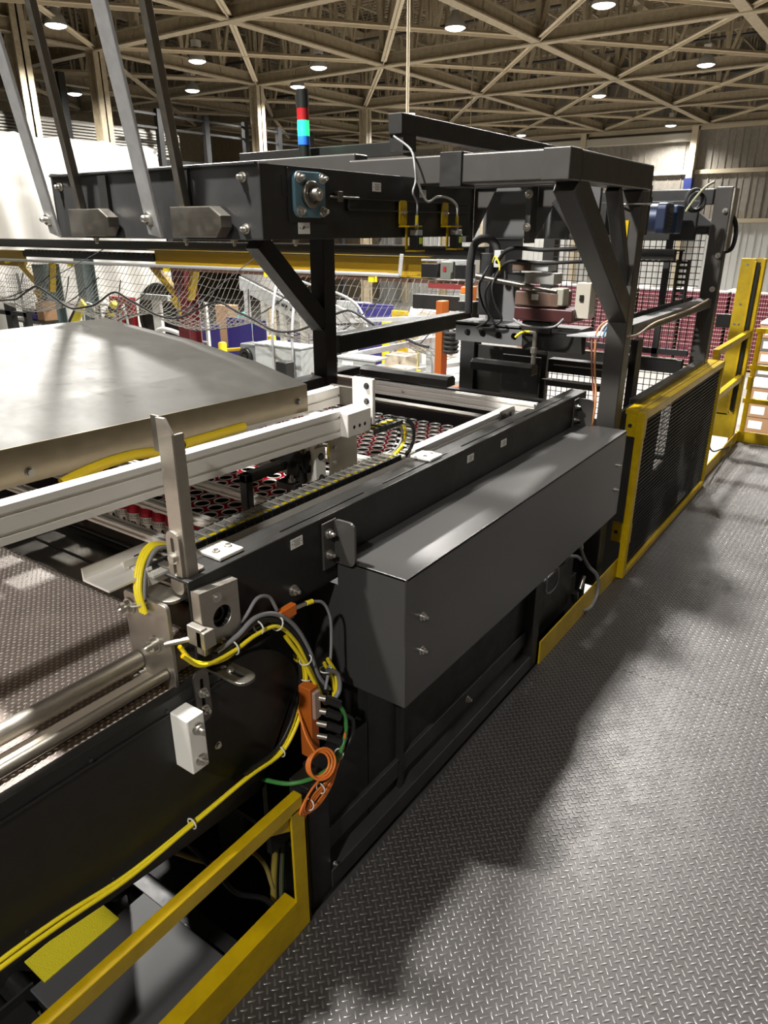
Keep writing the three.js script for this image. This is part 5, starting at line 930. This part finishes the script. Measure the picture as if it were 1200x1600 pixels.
{
  const bol = (label, x, z, top) => { const t = T('bollard', label, 'bollard'); P(t, 'pipe', [cyl([x, GY, z], [x, top, z], .085, 18)], MT.yellowBright); P(t, 'cap', new THREE.SphereGeometry(.085, 18, 8, 0, 6.3, 0, 1.57).scale(1, .4, 1).translate(x, top, z), MT.yellow); };
  bol('yellow bollard in front of the wide navy screen', -11.1, -10, -.28); bol('yellow bollard left of the inclined white conveyor', -10.2, -10.5, -.13);
  M1('pipe_rail', 'bent yellow pipe rail between the bollards', 'railing', tube([[-12.1, -.55, -10.2], [-11, -.42, -10.2], [-10.4, -.34, -10.25], [-10.2, -.4, -10.3], [-10.15, -.7, -10.3], [-10.15, GY, -10.3]], .035, 40), MT.yellow);
  const c = T('grey_cabinet', 'light grey sheet cabinet with a round motor end behind the hood', 'cabinet'); P(c, 'cabinet_body', bx(-8.1, -7.15, GY, .22, -8.3, -7.95, .015), MT.greyBox); P(c, 'end_panel', bx(-8.46, -8.1, -.75, .2, -8.25, -7.98, .02), std(C(.16, .17, .17), .5)); P(c, 'motor_end', [new THREE.TorusGeometry(.11, .04, 8, 24).translate(-8.32, -.0, -7.96), cyl([-8.32, 0, -8], [-8.32, 0, -7.93], .06, 16)], MT.plasticBlack); P(c, 'lid', bx(-8.12, -7.13, .22, .245, -8.32, -7.93, .006), MT.greyBox);
  for (const [x, y] of [[-7.75, 1.2], [-7.35, 1.15]]) P(c, 'conduit', tube([[x - .4, y, -8.6], [x - .1, y - .02, -8.3], [x, y - .2, -8.1], [x + .05, .5, -7.95], [x + .08, -.4, -7.9]], .022, 30), MT.galvan);
  P(c, 'black_valve', bx(-7.25, -7.05, -.35, .1, -7.7, -7.5, .02), MT.plasticBlack); P(c, 'yellow_tag', bx(-7.55, -7.3, -.3, -.18, -7.7, -7.6, .01), MT.yellowBright);
}
{
  const t = T('incline_conveyor', 'white inclined conveyor with slotted side descending behind the screens', 'conveyor');
  P(t, 'side_frame', bar([-13.6, .62, -13], [-8.6, .02, -10.6], .05, .3), MT.greyBox); P(t, 'side_frame', bar([-13.4, .75, -13.6], [-8.4, .15, -11.2], .05, .25), MT.white);
  P(t, 'belt', bar([-13.5, .8, -13.3], [-8.5, .2, -10.9], .55, .04), MT.blackSatin); for (let i = 0; i < 5; i++) P(t, 'leg', bx(-9.1 - i * 1.05, -8.98 - i * 1.05, GY, .05 + i * .12, -10.9 - i * .5, -10.8 - i * .5), MT.white);
  for (let i = 0; i < 5; i++) P(t, 'slot_mark', bar([-11.4 + i * .42, .4 - i * .05, -11.9 + i * .2], [-11.2 + i * .42, .376 - i * .05, -11.81 + i * .2], .07, .06), MT.blackDeep);
  P(t, 'hand_rail', tube([[-12.2, 1.2, -12.2], [-10, .9, -11.2], [-7.8, .62, -10.2], [-7.4, .2, -10.0]], .025, 30), MT.galvan); P(t, 'yellow_base', bx(-8.95, -7.9, -.75, -.55, -10.5, -10.3, .01), MT.yellow); P(t, 'drive_box', bx(-8.6, -8.1, -.5, .1, -10.6, -10.3, .02), MT.white); P(t, 'drive_motor', cyl([-8.35, -.4, -10.25], [-8.35, -.1, -10.25], .1, 16), MT.charcoal);
}
{
  const t = T('case_conveyor', 'grey framed case conveyor with rails and small cartons beyond the table', 'conveyor');
  P(t, 'front_panel', [bx(-5.25, -4.72, .22, .5, -6.5, -6.47, .006), bx(-5.25, -4.7, .5, .52, -6.7, -6.45)], MT.greyBox); P(t, 'print_plate', bx(-5.18, -5.02, .42, .47, -6.468, -6.464), MT.label); P(t, 'lower_box', bx(-5.2, -4.85, -.1, .2, -6.6, -6.4, .01), std(C(.2, .22, .25), .4)); P(t, 'leg', bx(-5.2, -5.12, GY, -.1, -6.6, -6.5), MT.greyBox);
  for (const [y, zz] of [[.62, -7.4], [.72, -8]]) P(t, 'side_rail', [bar([-6.1, y, zz + .2], [-4.25, y + .1, zz - 1.0], .05, .05)], MT.galvan);
  P(t, 'side_rail', bar([-5.2, .5, -6.6], [-4.4, .68, -7.6], .05, .06), MT.galvan); P(t, 'side_rail', bar([-5.2, .2, -6.9], [-4.4, .3, -8], .05, .05), MT.galvan);
  P(t, 'carrying_bed', bx(-5.9, -4.4, .05, .1, -8.6, -7.0), MT.greyBox); for (const [x, z] of [[-4.62, -7.5], [-5.8, -8.4], [-5.0, -8.4]]) P(t, 'post', bx(x - .04, x + .04, GY, .66, z - .04, z + .04), MT.greyBox);
  for (let i = 0; i < 6; i++) P(t, 'cross_rod', cyl([-5.7 + i * .22, .66 + i * .012, -7.3], [-5.5 + i * .22, .66 + i * .012, -8.6], .018, 8), MT.galvan);
  M1('carton', 'low pale carton lying on the case conveyor', 'box', [bx(-5.25, -4.85, .1, .24, -7.7, -7.35, .01), bx(-5.25, -4.85, .24, .246, -7.55, -7.5)], MT.cartonPale); M1('carton', 'second pale carton further along the case conveyor', 'box', [bx(-5.7, -5.35, .1, .28, -8.4, -8.05, .01), bx(-5.7, -5.35, .28, .286, -8.25, -8.2)], MT.cartonPale);
  M1('yellow_tag', 'small yellow tag hanging by the grey conveyor post', 'tag', [bx(-4.82, -4.72, .15, .26, -7.45, -7.43, .004), cyl([-4.77, .26, -7.44], [-4.77, .5, -7.44], .006, 6)], MT.yellowBright);
}
{
  MT.orangePaint = std(C(.34, .085, .008), .5);
  const t = T('orange_gantry', 'orange steel frame with two posts and a base beam left of the hoist', 'frame'); P(t, 'post', bx(-4.21, -4.12, -.1, 1.15, -7.05, -6.92, .008), MT.orangePaint); P(t, 'post', bx(-3.98, -3.86, -.1, 1.3, -7.2, -7.1, .008), MT.orangePaint); P(t, 'base_beam', bx(-4.2, -3.8, .12, .22, -7.1, -6.7, .008), MT.orange); P(t, 'leg', bx(-4.2, -4.05, GY, .12, -7.05, -6.9), MT.orangePaint); P(t, 'dark_beam', bx(-4.7, -3.7, 1.02, 1.18, -7.3, -7.2, .006), MT.black);
  P(t, 'spring', [0, 1, 2, 3, 4].map(i => new THREE.TorusGeometry(.07, .022, 6, 16).rotateX(Math.PI / 2).translate(-4.02, .62 + i * .05, -6.95)), MT.rubber); P(t, 'spring_rod', cyl([-4.02, .58, -6.95], [-4.02, 1.02, -6.95], .025, 10), MT.galvan); P(t, 'light_box', bx(-3.85, -3.75, .95, 1.25, -6.9, -6.8, .01), std(C(.3, .32, .28), .5)); P(t, 'orange_lens', bx(-3.85, -3.77, 1.25, 1.32, -6.9, -6.82, .01), MT.orange);
  M1('yellow_post', 'thin yellow post right of the orange frame', 'post', [bx(-3.76, -3.69, GY, .52, -6.85, -6.78, .008), bx(-3.78, -3.67, .52, .55, -6.87, -6.76, .005)], MT.yellowBright);
  const y = T('yellow_machine_panel', 'yellow panel with white sheeting behind the net, left of the orange frame', 'panel'); P(y, 'panel', bx(-8.3, -7.95, GY, .37, -12.05, -11.95, .01), MT.yellow); P(y, 'panel', bx(-8.5, -8.25, GY, .15, -12, -11.9, .01), MT.yellowBright);
  const sg = new THREE.PlaneGeometry(1.4, .9, 24, 16); { const p = sg.attributes.position; for (let i = 0; i < p.count; i++) p.setZ(i, .18 * n16(p.getX(i) * .5 + .5, p.getY(i) * .7 + .5) + .08 * Math.sin(p.getX(i) * 9 + p.getY(i) * 5)); sg.computeVertexNormals(); sg.translate(-7.5, -.05, -12.6); }
  P(y, 'white_sheet', sg, new THREE.MeshStandardMaterial({ color: C(.7, .68, .66), roughness: .5, side: THREE.DoubleSide })); P(y, 'sheet_stand', [bx(-8.2, -8.1, GY, .3, -12.8, -12.7), bx(-6.9, -6.8, GY, .3, -12.8, -12.7)], MT.greyBox);
  const w = T('grey_panel_wall', 'grey panelled booth right of the support post', 'booth'); for (let i = 0; i < 3; i++) P(w, 'booth_panel', bx(-10.95 + i * .32, -10.65 + i * .32, GY, .3, -13.6, -13.5, .01), MT.greyBox);
}
// stacked pallets of empty cans along the far side
{
  const cb = std(C(.16, .03, .05), .5), cr = std(C(.62, .48, .48), .4);
  const body = new THREE.CylinderGeometry(.031, .031, .104, 8, 1, true), rim = new THREE.CylinderGeometry(.0265, .031, .016, 8, 1, false);
  const names = ['leftmost tall pallet stack of dark red cans behind the mesh guard', 'second tall pallet stack of dark red cans from the left, behind the mesh guard', 'third tall pallet stack of dark red cans, behind the upright energy chain', 'fourth tall pallet stack of dark red cans, behind the far tower leg', 'fifth tall pallet stack of dark red cans, left of the tall yellow post', 'rightmost tall pallet stack of dark red cans, beyond the tall yellow post'];
  names.forEach((l, k) => {
    const t = T('can_pallet', l, 'pallet', 'pallet stacks of empty cans'), x0 = -11.6 + k * 1.42, z = -25, W = 1.36, bm = [], rm = [];
    P(t, 'pallet_base', [bx(x0, x0 + W, GY, GY + .03, z - 1.1, z), bx(x0, x0 + W, GY + .1, GY + .13, z - 1.1, z), bx(x0, x0 + .1, GY + .03, GY + .1, z - 1.1, z), bx(x0 + W - .1, x0 + W, GY + .03, GY + .1, z - 1.1, z)], MT.wood);
    P(t, 'core', bx(x0 + .03, x0 + W - .03, GY + .13, GY + .13 + 18 * .126, z - 1.08, z - .08), std(C(.07, .015, .02), .7));
    for (let j = 0; j < 18; j++) { const y = GY + .13 + j * .126; P(t, 'tier_sheet', bx(x0, x0 + W, y - .002, y + .002, z - 1.1, z), MT.cartonPale); for (let i = 0; i < 20; i++) for (let d = 0; d < (j === 17 ? 8 : 1); d++) { bm.push(mat4(x0 + .034 + i * .0666, y + .055, z - .035 - d * .06)); rm.push(mat4(x0 + .034 + i * .0666, y + .115, z - .035 - d * .06)); } }
    STUFF(t, 'can_bodies', body, cb, bm); STUFF(t, 'can_tops', rim, cr, rm);
    P(t, 'top_frame', [bx(x0, x0 + W, GY + 2.41, GY + 2.46, z - .1, z), bx(x0, x0 + .1, GY + 2.41, GY + 2.46, z - 1.1, z - .1), bx(x0 + W - .1, x0 + W, GY + 2.41, GY + 2.46, z - 1.1, z - .1)], MT.white);
  });
}
// cartons on pallets beyond the end railing
{
  const load = (label, x0, z, y0, rows, m2) => {
    const t = T('carton_pallet', label, 'pallet'); P(t, 'pallet_base', [bx(x0, x0 + 1.2, y0, y0 + .025, z - 1, z), bx(x0, x0 + 1.2, y0 + .1, y0 + .13, z - 1, z), bx(x0, x0 + .1, y0, y0 + .1, z - 1, z), bx(x0 + .55, x0 + .65, y0, y0 + .1, z - 1, z), bx(x0 + 1.1, x0 + 1.2, y0, y0 + .1, z - 1, z)], MT.wood);
    for (let r = 0; r < rows; r++) for (let i = 0; i < 2; i++) { const y = y0 + .13 + r * .32, b = P(t, 'carton', bx(x0 + i * .6 + .01, x0 + i * .6 + .59, y, y + .31, z - .96, z - .03, .012), r % 2 ? MT.carton : m2); P(b, 'carton_label', bx(x0 + i * .6 + .15, x0 + i * .6 + .42, y + .07, y + .24, z - .03, z - .024), MT.paper); }
    P(t, 'stretch_film', bx(x0 - .01, x0 + 1.21, y0 + .13 + rows * .32, y0 + .2 + rows * .32, z - .98, z - .01, .03), MT.film);
  };
  load('nearer pallet of cartons with pale film top beyond the end railing', -2.42, -17, GY, 3, MT.carton); load('farther pallet of dark cartons with pale film top beyond the end railing', -2.85, -20.2, GY, 6, std(C(.1, .09, .085), .6));
  load('low pallet of brown cartons farther right beyond the end railing', -.7, -16, GY, 3, MT.carton);
}
{
  const t = T('exit_sign', 'small yellow illuminated box sign hanging before the far wall', 'sign'); P(t, 'sign_box', bx(-11.32, -11.08, 4.12, 4.4, -20.06, -20, .02), new THREE.MeshStandardMaterial({ color: C(.6, .45, .02), emissive: C(.9, .65, .05), emissiveIntensity: .8 })); P(t, 'hanger', cyl([-11.2, 4.4, -20.03], [-11.2, 9.29, -20.03], .012, 6), MT.tan);
  const l = new THREE.PointLight(C(1, .75, .1), .3); l.position.set(-11.2, 4.26, -19.9); l.castShadow = true; scene.add(l);
}
settle();
renderer.render(scene, camera);
